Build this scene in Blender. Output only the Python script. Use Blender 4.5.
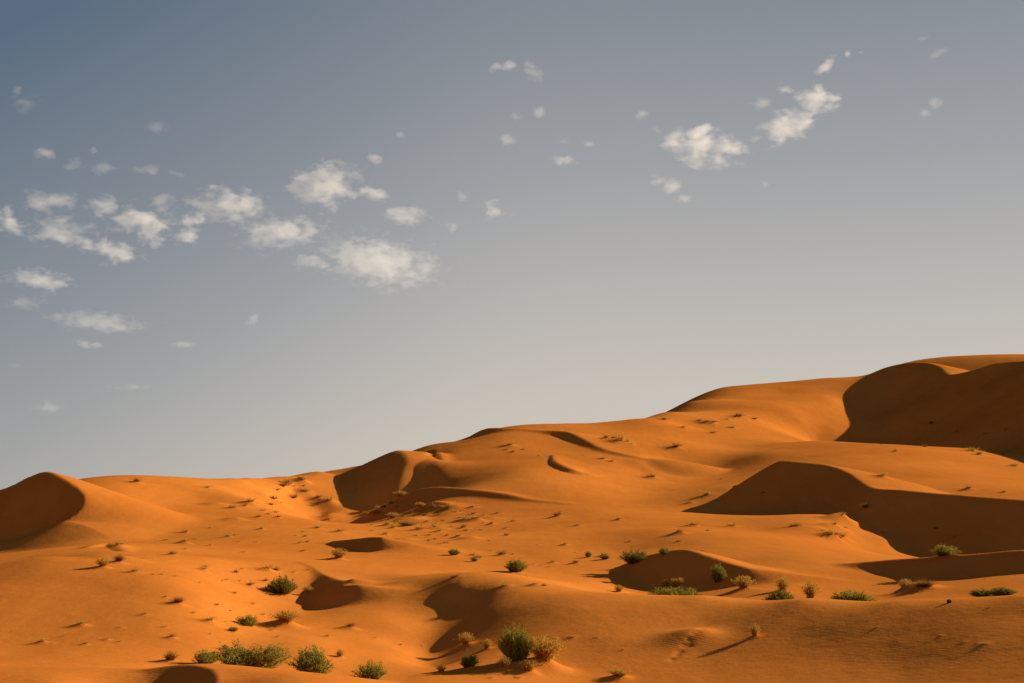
import bpy, bmesh, math
import numpy as np
from mathutils import Vector
# ------------------------------------------------------------------ camera model
F_PX = 1422.2; CX = 512.0; CY = 341.5; HORIZON = 520.0
PITCH = math.atan((HORIZON - CY) / F_PX)
SUN_AZ = math.radians(32)     # from +X (right) towards +Y (away)
SUN_EL = math.radians(22)

# ------------------------------------------------------------------ broad ground
GROUND = """
-15.9 25.4 -2.95; -10.0 28.3 -3.28; -6.3 29.3 -3.48; -2.3 29.9 -3.97; 1.8 29.9 -4.77; 5.8 29.4 -4.89
9.9 28.3 -4.70; 16.8 24.9 -4.13; -20.2 47.9 -4.75; -17.3 49.0 -4.86; -13.7 48.1 -4.80; -11.6 46.6 -4.71
-9.0 42.0 -4.31; -7.5 41.3 -4.32; -5.9 40.6 -4.30; -3.2 39.9 -4.57; -14.0 39.6 -4.41; -12.5 40.1 -4.46
-10.4 39.7 -5.00; -9.1 38.9 -4.91; -8.0 37.2 -4.68; -7.8 33.1 -4.95; -7.4 39.3 -4.16; -6.3 34.4 -4.08
-0.9 42.0 -5.29; 5.6 43.6 -6.08; 11.0 41.6 -5.88; -26.6 42.3 -4.05; 21.9 35.9 -4.40; -20.6 58.5 -5.40
-16.9 59.6 -5.43; -10.7 49.9 -5.25; -7.4 50.5 -5.58; -4.1 52.8 -5.99; -22.7 64.1 -5.31; -18.6 65.4 -5.16
-25.0 70.7 -4.76; -20.6 72.1 -4.56; -28.1 79.2 -3.98; -23.1 80.8 -3.78; -12.6 58.7 -5.93; -14.1 65.5 -5.47
-15.6 72.3 -4.87; -17.3 80.1 -4.19; -20.1 92.8 -3.58; -8.8 60.4 -6.51; -9.7 66.3 -6.08; -10.6 72.2 -5.84
-11.9 81.1 -5.79; -13.6 93.0 -5.81; -15.1 102.9 -5.31; -16.0 108.8 -4.42; -14.8 85.7 -5.59; -16.9 97.5 -5.10
-10.7 59.0 -6.21; -12.1 66.9 -5.95; -13.9 76.8 -5.63; -6.9 61.6 -6.81; -7.5 67.6 -6.47; -8.2 73.5 -6.30
-9.1 81.5 -5.98; -10.0 89.4 -5.53; -12.5 96.2 -5.82; -11.4 98.3 -5.41; -4.8 62.8 -6.86; -5.3 68.8 -6.77
-5.8 74.8 -6.70; -6.4 82.8 -6.07; -3.6 63.9 -6.81; -4.2 72.9 -7.32; -4.6 78.9 -7.10; -5.0 85.9 -6.10
-2.5 66.0 -6.85; -2.6 71.0 -6.89; -2.9 76.9 -6.64; -3.1 83.9 -5.90; -3.4 89.9 -5.13; -0.7 66.0 -6.72
-0.8 72.0 -6.46; -0.9 78.0 -5.83; -0.9 84.0 -5.02; -31.2 87.6 -3.20; -41.9 117.8 -4.46; -30.8 95.1 -2.40
-28.4 99.0 -2.53; -35.8 125.0 -2.76; -46.9 163.4 -2.71; -30.5 121.2 -2.93; -40.3 160.0 -2.76; -23.7 109.5 -2.87
-31.8 146.6 -3.24; -21.1 116.1 -3.36; -28.7 157.4 -3.48; -19.5 132.6 -3.66; -24.1 163.2 -3.83; -71.7 186.7 -5.15
-77.1 225.2 -3.27; -71.8 229.0 -1.11; -66.6 231.6 1.12; -66.1 225.5 0.00; -67.7 220.8 -1.37; -61.6 215.4 -1.49
-78.9 221.4 -3.90; -82.5 214.7 -4.89; -70.6 210.5 -4.21; -70.1 248.3 3.96; -65.2 241.3 1.67; -84.1 288.0 8.20
-80.1 299.5 9.16; -70.4 322.4 9.07; -56.7 421.2 14.35; -52.5 462.0 16.71; -103.1 407.1 9.89; -91.7 420.1 10.21
-81.2 442.6 11.37; -73.4 494.6 14.09; -70.8 340.7 9.70; -68.2 355.5 10.25; -67.3 366.9 10.65; -64.5 396.8 11.99
-61.4 413.5 12.93; -53.1 428.7 13.11; -50.3 384.7 6.67; -47.5 399.2 9.42; -48.2 412.2 11.74; -48.9 368.8 1.02
-43.1 369.5 2.05; -54.3 215.3 -2.23; -52.1 239.4 0.00; -39.9 218.4 -1.51; -29.2 197.9 -2.73; -24.1 213.6 -2.22
-34.8 259.7 -0.36; -46.9 365.0 1.77; -42.3 319.2 -0.88; -43.9 296.8 0.00; -36.7 309.8 -0.86; -52.2 285.3 3.96
-60.7 278.5 3.86; -63.3 257.3 2.68; -56.4 355.6 3.20; -54.2 366.0 2.54; -85.5 368.2 8.18; -75.1 380.7 8.72
-59.4 466.2 15.56; -53.6 330.7 3.90; -48.9 477.5 16.93; -39.2 498.5 22.56; -27.0 469.2 24.52; -21.7 429.5 17.93
-15.8 479.7 26.75; -7.6 489.9 30.76; 2.8 500.0 33.15; 11.6 499.9 33.50; 23.9 499.4 32.77; 34.7 503.8 32.52
52.2 537.5 37.91; 63.2 586.6 44.27; -47.3 356.9 -0.37; -38.6 364.0 0.25; -29.2 372.9 3.62; -23.6 367.2 5.09
-30.6 308.5 -0.64; -23.4 299.1 0.41; -15.7 274.6 -0.38; -6.4 284.9 0.99; 5.4 274.9 0.95; 16.7 271.5 1.69
-22.9 399.3 13.88; -11.8 399.8 15.30; 2.1 366.0 12.72; -7.7 344.9 8.38; 11.0 327.8 7.28; -16.3 324.6 5.40
-2.6 306.0 3.82; 9.7 289.8 2.41; -10.9 299.8 2.49; -22.9 327.2 3.17; -18.7 429.6 19.44; -3.8 452.0 26.16
5.7 448.0 25.30; 17.9 424.6 20.11; 8.4 424.9 20.72; 24.9 403.2 16.84; 35.7 398.4 13.85; 36.6 407.4 16.87
29.3 417.0 18.58; 27.8 449.1 25.05; 33.4 346.4 6.97; 38.0 305.6 4.24; 47.9 314.4 6.98; 26.9 300.8 2.92
37.2 283.6 1.96; 43.7 274.5 1.33; 49.6 265.4 1.10; 55.1 256.1 1.06; -13.0 115.3 -4.13; -8.3 106.7 -4.19
-11.6 149.5 -4.13; -6.9 159.9 -4.41; -1.5 175.0 -4.23; -8.8 204.8 -2.83; -16.3 209.4 -2.89; -1.8 215.0 -2.23
-4.1 114.9 -4.51; -8.5 96.6 -4.62; -6.0 94.8 -4.44; -3.3 91.4 -4.31; -0.7 89.0 -4.29; 1.7 87.0 -4.25
4.0 84.9 -4.23; 6.2 83.3 -4.24; 10.3 79.3 -4.25; 14.9 74.5 -4.15; 18.9 70.5 -3.97; 21.2 68.3 -3.76
23.4 66.0 -3.49; 30.1 63.2 -3.04; 6.6 88.8 -4.58; 11.0 84.3 -4.58; 15.8 79.4 -4.48; 20.2 75.3 -4.35
22.7 73.1 -4.12; 25.1 70.7 -3.84; 2.3 69.0 -6.70; 2.5 74.0 -5.73; 2.6 79.5 -4.70; 4.8 64.8 -7.21
5.1 68.8 -6.59; 5.4 72.3 -5.85; 5.7 76.3 -5.08; 5.9 79.3 -4.52; -0.5 62.0 -6.90; 8.2 63.5 -7.06
8.8 67.9 -6.50; 9.3 71.4 -5.87; 9.8 75.4 -5.07; 12.9 64.7 -6.20; 13.6 68.2 -5.60; 12.0 60.8 -6.77
17.1 63.8 -5.24; 16.4 61.3 -5.87; 15.5 58.0 -6.45; 21.0 59.4 -4.88; 18.6 52.8 -5.88; 14.3 71.6 -4.82
18.1 67.4 -4.53; 22.4 63.2 -4.16; 3.1 118.0 -4.87; 0.8 145.0 -5.00; 7.2 117.8 -5.03; 9.5 154.7 -4.80
6.0 179.9 -3.73; 13.3 177.5 -3.92; 12.5 204.6 -2.12; 12.0 117.4 -6.62; 14.5 111.1 -6.41; 11.3 127.5 -6.49
14.3 99.0 -5.65; 7.3 97.7 -5.24; 19.0 102.3 -5.90; 18.0 90.2 -5.70; 23.9 88.9 -5.49; 27.3 87.9 -5.01
30.1 84.8 -4.78; 20.7 120.2 -5.79; 26.5 112.9 -6.06; 32.5 123.8 -5.62; 38.1 125.3 -4.92; 41.2 115.9 -4.23
44.6 109.2 -3.76; 33.2 107.0 -5.01; 36.2 101.8 -4.48; 20.5 198.9 -1.38; 23.1 176.5 -2.44; 27.2 157.7 -3.37
29.9 149.0 -3.70; 30.2 230.0 -0.32; 36.6 211.9 -1.47; 37.4 186.3 -2.57; 53.0 235.1 0.33; 46.0 211.0 -1.46
54.8 232.6 -0.80; 53.1 217.6 -2.71; 58.0 220.5 -3.05; 50.2 206.0 -4.12; 54.7 202.7 -4.90; 64.4 211.4 -4.67
71.5 200.6 -4.02; 59.4 220.1 -3.95; 66.7 213.8 -3.10; 73.2 205.3 -2.27; 83.3 187.3 -1.94; 87.2 431.3 21.03
73.7 423.6 19.17; 62.3 427.5 16.35; 52.6 421.7 14.66; 75.9 474.0 23.77; 55.8 446.5 21.77; 62.1 496.1 28.36
101.7 479.3 26.39; 114.0 466.3 25.02; 123.6 453.5 23.70; 92.3 389.2 16.79; 95.8 352.2 12.74; 98.2 320.3 9.35
98.5 288.6 6.41; 102.0 266.1 4.43; 125.9 400.7 16.73; 124.9 348.3 10.16; 142.7 319.6 8.88; 69.6 555.7 36.85
79.6 544.2 34.17; 101.4 581.2 38.54; 103.6 550.3 31.46; 84.0 634.5 48.78; 111.1 691.1 58.02; 127.1 627.2 43.80
156.0 718.2 62.83; 165.0 709.1 59.02; 170.5 695.4 52.97; 138.5 635.1 41.66; 141.7 624.1 36.56; 130.7 614.2 33.82
175.2 667.4 46.60; 116.0 573.4 32.78; 157.5 702.6 59.97; 139.3 736.9 66.03; 83.4 664.8 54.86; 111.8 761.8 70.42
143.4 787.0 75.54; 177.5 790.3 78.66; 199.3 790.2 80.33; 215.7 785.9 85.76; 229.7 776.7 87.52; 243.3 767.4 87.83
262.8 760.9 88.17; 272.6 752.1 87.16; 350.4 719.2 85.90; 136.4 543.1 24.58; 163.3 556.5 26.35; 201.1 586.5 32.71
170.9 627.1 34.97; 195.3 620.0 38.93; 216.8 602.2 37.81; 169.0 470.6 21.29; 156.0 496.0 24.88; -124.6 432.4 8.40
-73.4 494.6 12.02; -5.9 700.0 36.58; 44.4 718.6 37.55; 118.1 892.2 62.30; 243.4 1021.4 85.74; 356.9 987.5 93.38
510.6 917.5 90.01; -246.9 434.8 9.05; -370.5 1035.7 10.77; -161.2 1088.1 15.09; -9.7 1150.0 31.95; 169.8 1288.9 44.80
-841.4 2354.2 9.78; 0.0 2500.0 17.32; 842.3 2353.8 32.64; 1420.5 2057.2 28.53; -1442.6 2041.8 11.32; -635.0 898.2 9.34
910.7 1315.5 45.73; -162.8 287.0 2.98; -129.7 303.4 3.37; -111.2 310.7 4.74; -100.0 306.1 7.23; -98.5 174.1 -2.41
-61.3 108.9 -5.25; -39.2 69.8 -5.02; 415.2 660.3 78.87; 264.7 424.2 23.66; 137.1 220.9 3.06; 63.0 102.1 -2.82
31.4 51.2 -4.21; -66.9 379.1 11.06; -73.8 418.5 10.75; -67.5 455.0 13.28; -59.2 381.4 8.21; -61.7 364.8 7.34
-54.3 384.2 7.46; -71.7 363.0 10.09; -17.0 514.7 28.34; -13.0 514.8 29.61; -18.8 569.7 30.17; 12.9 554.9 36.01
18.9 559.7 35.93; 27.5 574.3 36.06; 40.7 590.6 36.88; 50.0 602.9 39.13; 63.7 646.9 44.49; 40.1 648.8 38.91
17.1 639.8 38.82; 62.7 697.2 43.78; -57.4 557.1 20.14; -67.0 556.0 18.55; 205.7 824.7 83.25; 237.1 821.5 91.39
258.4 815.0 92.41; 279.1 808.2 92.50; 291.3 803.9 92.01
"""
def parse(t):
    return np.array([[float(q) for q in p.split()] for line in t.strip().splitlines() for p in line.split(';') if p.strip()])
KU, KL = 100.0, 8.0
def tps(P, q):
    d2 = ((P[:, None, :] - q[None, :, :]) ** 2).sum(-1) + 1e-12
    return 0.5 * d2 * np.log(d2)
def ground_coords(x, y):
    phi = np.arctan2(x, y); a = np.abs(phi)
    phi = np.sign(phi) * np.where(a > .85, .85 * (math.pi - a) / (math.pi - .85), a)   # the country behind the viewer folds round smoothly
    return np.tan(phi) * F_PX / KU, KL * np.log(np.maximum(np.hypot(x, y), 1.0))
_gx, _gy, _gz = parse(GROUND).T
_gq = np.stack(ground_coords(_gx, _gy), 1)
_n = len(_gq)
_A = np.zeros((_n + 3, _n + 3)); _A[:_n, :_n] = tps(_gq, _gq) + np.eye(_n) * 0.004
_A[:_n, _n] = 1; _A[:_n, _n + 1:] = _gq; _A[_n:, :_n] = _A[:_n, _n:].T
_w = np.linalg.solve(_A, np.concatenate([_gz / np.hypot(_gx, _gy), np.zeros(3)]))
def broad(x, y):
    shp = x.shape; x = x.ravel(); y = y.ravel()
    out = np.empty(x.size)
    for i in range(0, x.size, 40000):
        q = np.stack(ground_coords(x[i:i + 40000], y[i:i + 40000]), 1)
        out[i:i + 40000] = tps(q, _gq) @ _w[:_n] + _w[_n] + q @ _w[_n + 1:]
    r = np.hypot(x, y)
    z = out * r
    zn = -1.7 - 0.062 * r
    t = np.clip((r - 22) / 12, 0, 1); t = t * t * (3 - 2 * t)
    z = zn * (1 - t) + z * t
    t = np.clip((r - 1500) / 900, 0, 1); t = t * t * (3 - 2 * t)
    z = z * (1 - t) + 10 * t
    return z.reshape(shp)

# ------------------------------------------------------------------ dune crests
# crest line as (x y z) in metres from the viewpoint, slip slope, windward slope, brink rounding (m), slip side ('L': left of the walking direction)
CRESTS = [
 ("left peak", "-111.3 237.2 2.47; -97.3 243.3 3.88; -88.3 246.7 5.22; -83.2 246.3 7.36; -79.5 244.4 8.16; -74.8 239.6 6.66; -71.2 235.5 5.07; -68.8 231.0 3.52; -68.2 227.0 1.73; -69.2 222.5 -0.15", 0.62, 0.17, 0.5),
 ("far left step", "-71.3 176.1 -4.74; -61.4 172.4 -4.99; -56.8 168.7 -4.89", 0.6, 0.2, 0.3),
 ("central slope", "-47.9 467.6 17.72; -39.5 443.2 19.44; -33.2 422.7 20.46; -29.4 406.9 17.84; -29.1 395.9 14.32; -29.6 384.9 10.16; -29.6 377.8 6.82; -29.5 370.8 4.37", 0.485, 0.12, 2),
 ("curved brink", "-25.8 335.0 4.88; -22.5 331.2 6.78; -17.6 326.5 7.48; -11.7 321.8 7.15; -2.6 314.0 6.10; 3.8 306.0 4.46; 11.1 299.8 3.43", 0.6, 0.1, 1),
 ("curved brink", "-16.4 309.6 4.08; -13.1 301.7 3.35; -13.2 294.7 1.63; -14.4 286.6 -0.60", 0.55, 0.08, 1),
 ("central crest", "-14.3 484.8 28.06; -7.4 477.9 30.68; 5.9 468.0 29.38; 17.1 457.7 28.42; 21.3 446.5 26.00; 26.1 432.2 22.28; 30.6 422.9 20.02; 37.0 412.3 17.94", 0.6, 0.1, 1.2),
 ("high right ridge", "198.6 787.3 80.04; 205.0 773.3 82.73; 210.2 756.3 83.07; 214.5 734.3 81.17; 214.4 708.3 76.53; 211.8 682.9 69.90; 214.4 662.2 69.19; 223.9 652.7 71.91; 231.6 639.4 71.36; 230.9 564.6 63.02; 222.1 492.2 53.18; 205.5 422.7 42.97; 186.7 353.8 31.70; 168.1 295.5 21.68", 0.62, 0.16, 2),
 ("large shaded face", "55.0 295.9 11.73; 55.6 292.8 12.02; 58.4 289.2 11.67; 62.9 282.1 10.69; 64.3 271.5 8.87; 64.5 256.0 5.86; 66.5 245.1 5.10; 72.0 230.0 3.99; 76.8 214.7 2.98; 84.0 197.9 1.92; 98.8 179.6 1.00", 0.62, 0.12, 0.7),
 ("hummock", "7.9 146.8 -5.81; 9.6 147.7 -5.29; 12.0 146.5 -4.34; 14.7 143.2 -3.26; 16.7 139.0 -2.78; 18.2 135.8 -3.19; 19.8 133.5 -3.78; 21.5 130.2 -4.31", 0.62, 0.16, 0.4),
 ("long edge at right", "32.9 140.2 -4.16; 35.2 137.6 -3.84; 38.2 131.6 -3.36; 40.9 125.5 -2.90; 43.0 120.6 -2.50; 48.7 109.7 -1.89; 56.8 103.4 -1.43", 0.58, 0.12, 0.5),
 ("forked ledge", "-18.4 124.7 -3.70; -15.6 114.9 -3.96; -13.5 107.1 -4.17; -11.9 101.3 -4.22; -11.1 100.4 -4.08", 0.6, 0.1, 0.25),
 ("forked ledge", "-13.6 105.1 -4.56; -11.8 100.3 -4.52; -10.1 95.5 -4.30", 0.6, 0.1, 0.25),
 ("foreground hollow", "-12.5 44.3 -5.01; -11.0 44.1 -4.58; -10.1 43.3 -4.36; -9.2 42.0 -4.22; -8.3 40.2 -4.12; -7.7 38.2 -4.07; -7.3 36.3 -4.21", 0.62, 0.12, 0.15),
]
BRINKS = [
 ("11.8 410.5 0.30; 12.1 384.0 0.90; 15.0 368.9 1.00; 18.8 367.2 0.70; 23.5 372.3 0.20", 0.5, 0.12, 0.7),
 ("-25.7 415.9 0.30; -24.9 443.9 1.60; -20.9 420.6 1.40; -19.4 406.8 0.30", 0.5, 0.12, 0.8),
 ("-21.4 406.7 0.50; -20.2 394.2 2.00; -17.5 379.0 0.60", 0.35, 0.1, 2),
 ("-23.6 190.3 0.50; -21.1 187.0 1.00; -18.1 181.1 1.60; -16.0 177.1 1.80", 0.6, 0.16, 0.25),
 ("-43.7 147.4 0.10; -44.4 154.7 0.30; -42.4 153.8 0.30; -34.6 128.8 0.10", 0.3, 0.2, 0.5),
 ("-57.0 327.7 0.20; -61.2 363.3 0.60; -60.9 376.9 0.60; -59.4 386.1 0.20", 0.4, 0.2, 1),
]
def seg_field(x, y, pts):
    """distance to the crest line, crest height near there, side (+1 = slip side)"""
    best = np.full(x.shape, 1e18); side = np.zeros(x.shape)
    ws = np.full(x.shape, 1e-30); wz = np.zeros(x.shape)
    gap = np.hypot(np.diff(pts[:, 0]), np.diff(pts[:, 1]))
    for k, ((ax, ay, az), (bx, by, bz)) in enumerate(zip(pts[:-1], pts[1:])):
        dx, dy = bx - ax, by - ay
        t = np.clip(((x - ax) * dx + (y - ay) * dy) / (dx * dx + dy * dy), 0, 1)
        ex, ey = x - ax - t * dx, y - ay - t * dy
        d = ex * ex + ey * ey
        m = d < best
        cr = dx * ey - dy * ex          # >0: left of walking direction
        best = np.where(m, d, best)
        side = np.where(m, -cr / np.maximum(np.sqrt(d) * math.hypot(dx, dy), 1e-9), side)
        w = gap[k] / (d + .3 * gap[k] ** 2 + .02) ** 3   # heights blend smoothly along the line
        ws += w; wz += w * (az + t * (bz - az))
    return np.sqrt(best), wz / ws, side
def resample(p, n=8):
    """smooth crest line through the survey points (Catmull-Rom)"""
    p = np.asarray(p); q = np.vstack([2 * p[0] - p[1], p, 2 * p[-1] - p[-2]])
    out = []
    for i in range(1, len(q) - 2):
        for t in np.arange(n) / n:
            a, b, c, d = q[i - 1:i + 3]
            out.append(.5 * (2 * b + (c - a) * t + (2 * a - 5 * b + 4 * c - d) * t * t + (3 * b - a - 3 * c + d) * t ** 3))
    out.append(q[-2]); return np.array(out)
def smax(a, b, k):
    h = np.clip(.5 + .5 * (a - b) / k, 0, 1)
    return b * (1 - h) + a * h + k * h * (1 - h)
def dunes(x, y, z, lines):
    for pts, sl, wi, rnd, reach in lines:
        m = (x > pts[:, 0].min() - reach) & (x < pts[:, 0].max() + reach) & (y > pts[:, 1].min() - reach) & (y < pts[:, 1].max() + reach)
        if not m.any(): continue
        d, zc, side = seg_field(x[m], y[m], pts)
        s = .5 + .5 * np.clip(side * 1.3, -1, 1)        # 1 on the slip side
        slope = wi + (sl - wi) * s
        zr = zc - slope * (np.sqrt(d * d + rnd * rnd) - rnd) - (1 - s) * d * d / 260.
        zz = z[m]
        z[m] = smax(zr, zz, .25 + rnd * .5)
    return z
CREST_LINES = [(resample(parse(t)), sl, wi, rnd, 260 if nm == 'high right ridge' else 130) for nm, t, sl, wi, rnd in CRESTS]
BRINK_LINES = [(resample(parse(t)), sl, wi, rnd) for t, sl, wi, rnd in BRINKS]
def brinks(x, y, z):
    for pts, sl, wi, rnd in BRINK_LINES:
        m = (x > pts[:, 0].min() - 40) & (x < pts[:, 0].max() + 40) & (y > pts[:, 1].min() - 40) & (y < pts[:, 1].max() + 40)
        if not m.any(): continue
        d, h, side = seg_field(x[m], y[m], pts)
        s = .5 + .5 * np.clip(side * 1.3, -1, 1)
        d = np.sqrt(d * d + rnd * rnd) - rnd
        h = np.maximum(h, .02)
        lee = np.maximum(0, 1 - d * sl / h)
        wind = np.maximum(0, 1 - d * wi / h / 1.6) ** 2
        z[m] += h * (lee * s + wind * (1 - s))
    return z

# ------------------------------------------------------------------ what stands on the sand (metres)
SHRUBS = [
 (-12.49, 58.69, 1.10, 0.65, "low", "short green shrub half hidden behind the foreground dune edge, beside the small dark hollow"),
 (-10.66, 59.05, 2.62, 1.20, "wide", "broad low yellow-green shrub behind the left foreground dune, widest of its row"),
 (-8.20, 60.45, 2.06, 1.47, "dense", "dense round green shrub behind the left foreground dune, second from the right in the row"),
 (-6.03, 61.71, 1.31, 0.95, "low", "small loose shrub ending the foreground row, where the dune edge slopes down"),
 (-16.07, 101.26, 2.16, 1.29, "dark", "dark green shrub against the shadow of the forked sand ledge at left"),
 (-13.78, 75.79, 1.19, 0.67, "low", "small flat green shrub on sand left of a wide straw tuft"),
 (-13.67, 70.90, 0.51, 0.28, "low", "tiny pale green shrub just left of the small flat shrub on the left sand flat"),
 (0.29, 137.03, 2.51, 1.31, "dense", "rounded dark green shrub alone on the bright sand in the middle of the valley"),
 (-6.83, 169.39, 1.31, 0.93, "dense", "little round green shrub on tufted sand, up and left of the lone valley shrub"),
 (-4.04, 157.21, 0.88, 0.65, "low", "tiny faint green shrub between the lone valley shrub and the little round one"),
 (8.87, 167.89, 0.95, 0.80, "dense", "tiny upright green shrub left of the dark hummock, between two larger shrubs"),
 (10.54, 162.94, 1.26, 0.67, "low", "tiny flat pale green shrub just right of the tiny upright one, near the dark hummock"),
 (12.15, 144.49, 2.75, 1.61, "dark", "dark leaning green shrub on the left shoulder of the shaded hummock"),
 (14.92, 140.21, 1.29, 0.80, "dense", "small green shrub on the crest of the shaded hummock, close to its peak"),
 (18.47, 129.84, 1.84, 1.69, "dense", "bright upright green shrub at the right foot of the shaded hummock"),
 (13.33, 111.20, 3.62, 1.27, "wide", "sprawling yellow-green grassy shrub in the shadow at the foot of the hummock"),
 (17.83, 95.35, 2.05, 1.14, "dark", "low dark green shrub behind the foreground ridge, right of the middle, among straw tufts"),
 (22.23, 94.42, 2.59, 1.37, "dense", "wide dark green shrub behind the foreground ridge, biggest one on the right"),
 (38.77, 129.35, 2.47, 1.06, "low", "small green shrub deep in the shade above the long dune edge at right"),
 (30.03, 92.23, 1.36, 0.59, "dark", "small dark shrub behind the foreground ridge near the right edge, left of a broader one"),
 (31.24, 91.83, 1.91, 0.55, "dark", "broad dark brownish shrub behind the foreground ridge, closest to the right edge"),
 (0.23, 66.70, 1.78, 1.85, "big", "tallest bright green shrub in the centre foreground, beside a clump of straw"),
 (-2.02, 66.53, 0.80, 0.80, "dark", "small dark shrub in the shade left of the tallest foreground shrub"),
]
STRAW = [
 (1.52, 66.69, 1.59, 1.03, "big golden straw clump right of the tallest foreground shrub"),
 (0.76, 65.19, 0.73, 0.46, "small straw tuft at the foot of the tallest foreground shrub"),
 (-0.36, 65.33, 0.55, 0.51, "thin straw tuft under the left side of the tallest foreground shrub"),
 (-2.42, 76.20, 0.75, 0.61, "pale straw tuft above the small dark shrub in the soft shaded hollow"),
 (-1.26, 73.11, 0.51, 0.47, "faint straw wisp between the pale straw tuft and the tallest shrub"),
 (-3.20, 65.52, 0.42, 0.35, "tiny straw tuft at the dark edge of the shaded hollow in the foreground"),
 (4.81, 65.29, 0.92, 0.30, "low straw tuft near the bottom edge, right of the golden clump"),
 (11.75, 70.03, 0.45, 0.61, "lone golden straw tuft with a long thin shadow on the right foreground slope"),
 (-12.37, 79.19, 1.35, 0.58, "wide straw tuft with a shadow, right of the small flat green shrub"),
 (-13.76, 58.40, 0.63, 0.47, "grey dry tuft at the left end of the row of foreground shrubs"),
 (-8.05, 67.92, 0.34, 0.36, "straw wisp beside the right side of the dense round foreground shrub"),
 (-16.92, 140.67, 1.39, 0.96, "straw tuft in the shadow of the small pointed sand ledge at left"),
 (-14.54, 102.80, 0.66, 0.49, "small straw tuft in the shadow of the forked sand ledge"),
 (19.73, 122.65, 1.57, 1.01, "straw tuft in the dim hollow right of the bright upright shrub"),
 (22.14, 117.83, 0.93, 1.13, "tall straw tuft directly behind the low dark shrub in the right hollow"),
 (22.72, 109.67, 1.10, 1.30, "straw tuft with a trailing stem between the two dark shrubs behind the ridge"),
 (14.16, 132.61, 0.84, 0.69, "left one of three straw heads in the shadow of the hummock"),
 (14.83, 131.97, 0.75, 0.81, "middle one of three straw heads in the shadow of the hummock"),
 (15.34, 131.64, 0.75, 0.89, "right one of three straw heads in the shadow of the hummock"),
 (7.97, 107.50, 0.61, 0.51, "small straw tuft at the lower left edge of the hummock's shadow"),
 (31.20, 114.22, 1.00, 0.85, "straw tuft on the left side of the brown grassy mound near the right edge"),
 (31.37, 109.60, 2.08, 0.68, "dark dry grass crowning the brown mound near the right edge"),
 (-18.34, 252.94, 3.92, 0.94, "largest straw tuft in the tufted band below the dark central slope"),
 (-29.17, 375.87, 3.18, 1.37, "straw tuft at the left end of the thin curved shadow on the central dune"),
 (-19.83, 308.57, 1.96, 1.00, "straw tuft just under the thin curved shadow on the central dune"),
 (-25.06, 301.78, 2.56, 1.12, "straw tuft left above the largest tuft in the band"),
 (-30.87, 322.93, 3.19, 0.83, "straw tuft at the left end of the band below the dark central slope"),
 (-25.20, 88.67, 0.78, 0.53, "pair of pale straw blades beside the small lens-shaped hollow at far left"),
 (-25.17, 92.13, 0.81, 0.62, "dark tuft on the rim of the small lens-shaped hollow at far left"),
 (-17.43, 75.37, 0.76, 0.39, "dark round tuft on the open slope at left, largest there"),
]
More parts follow.
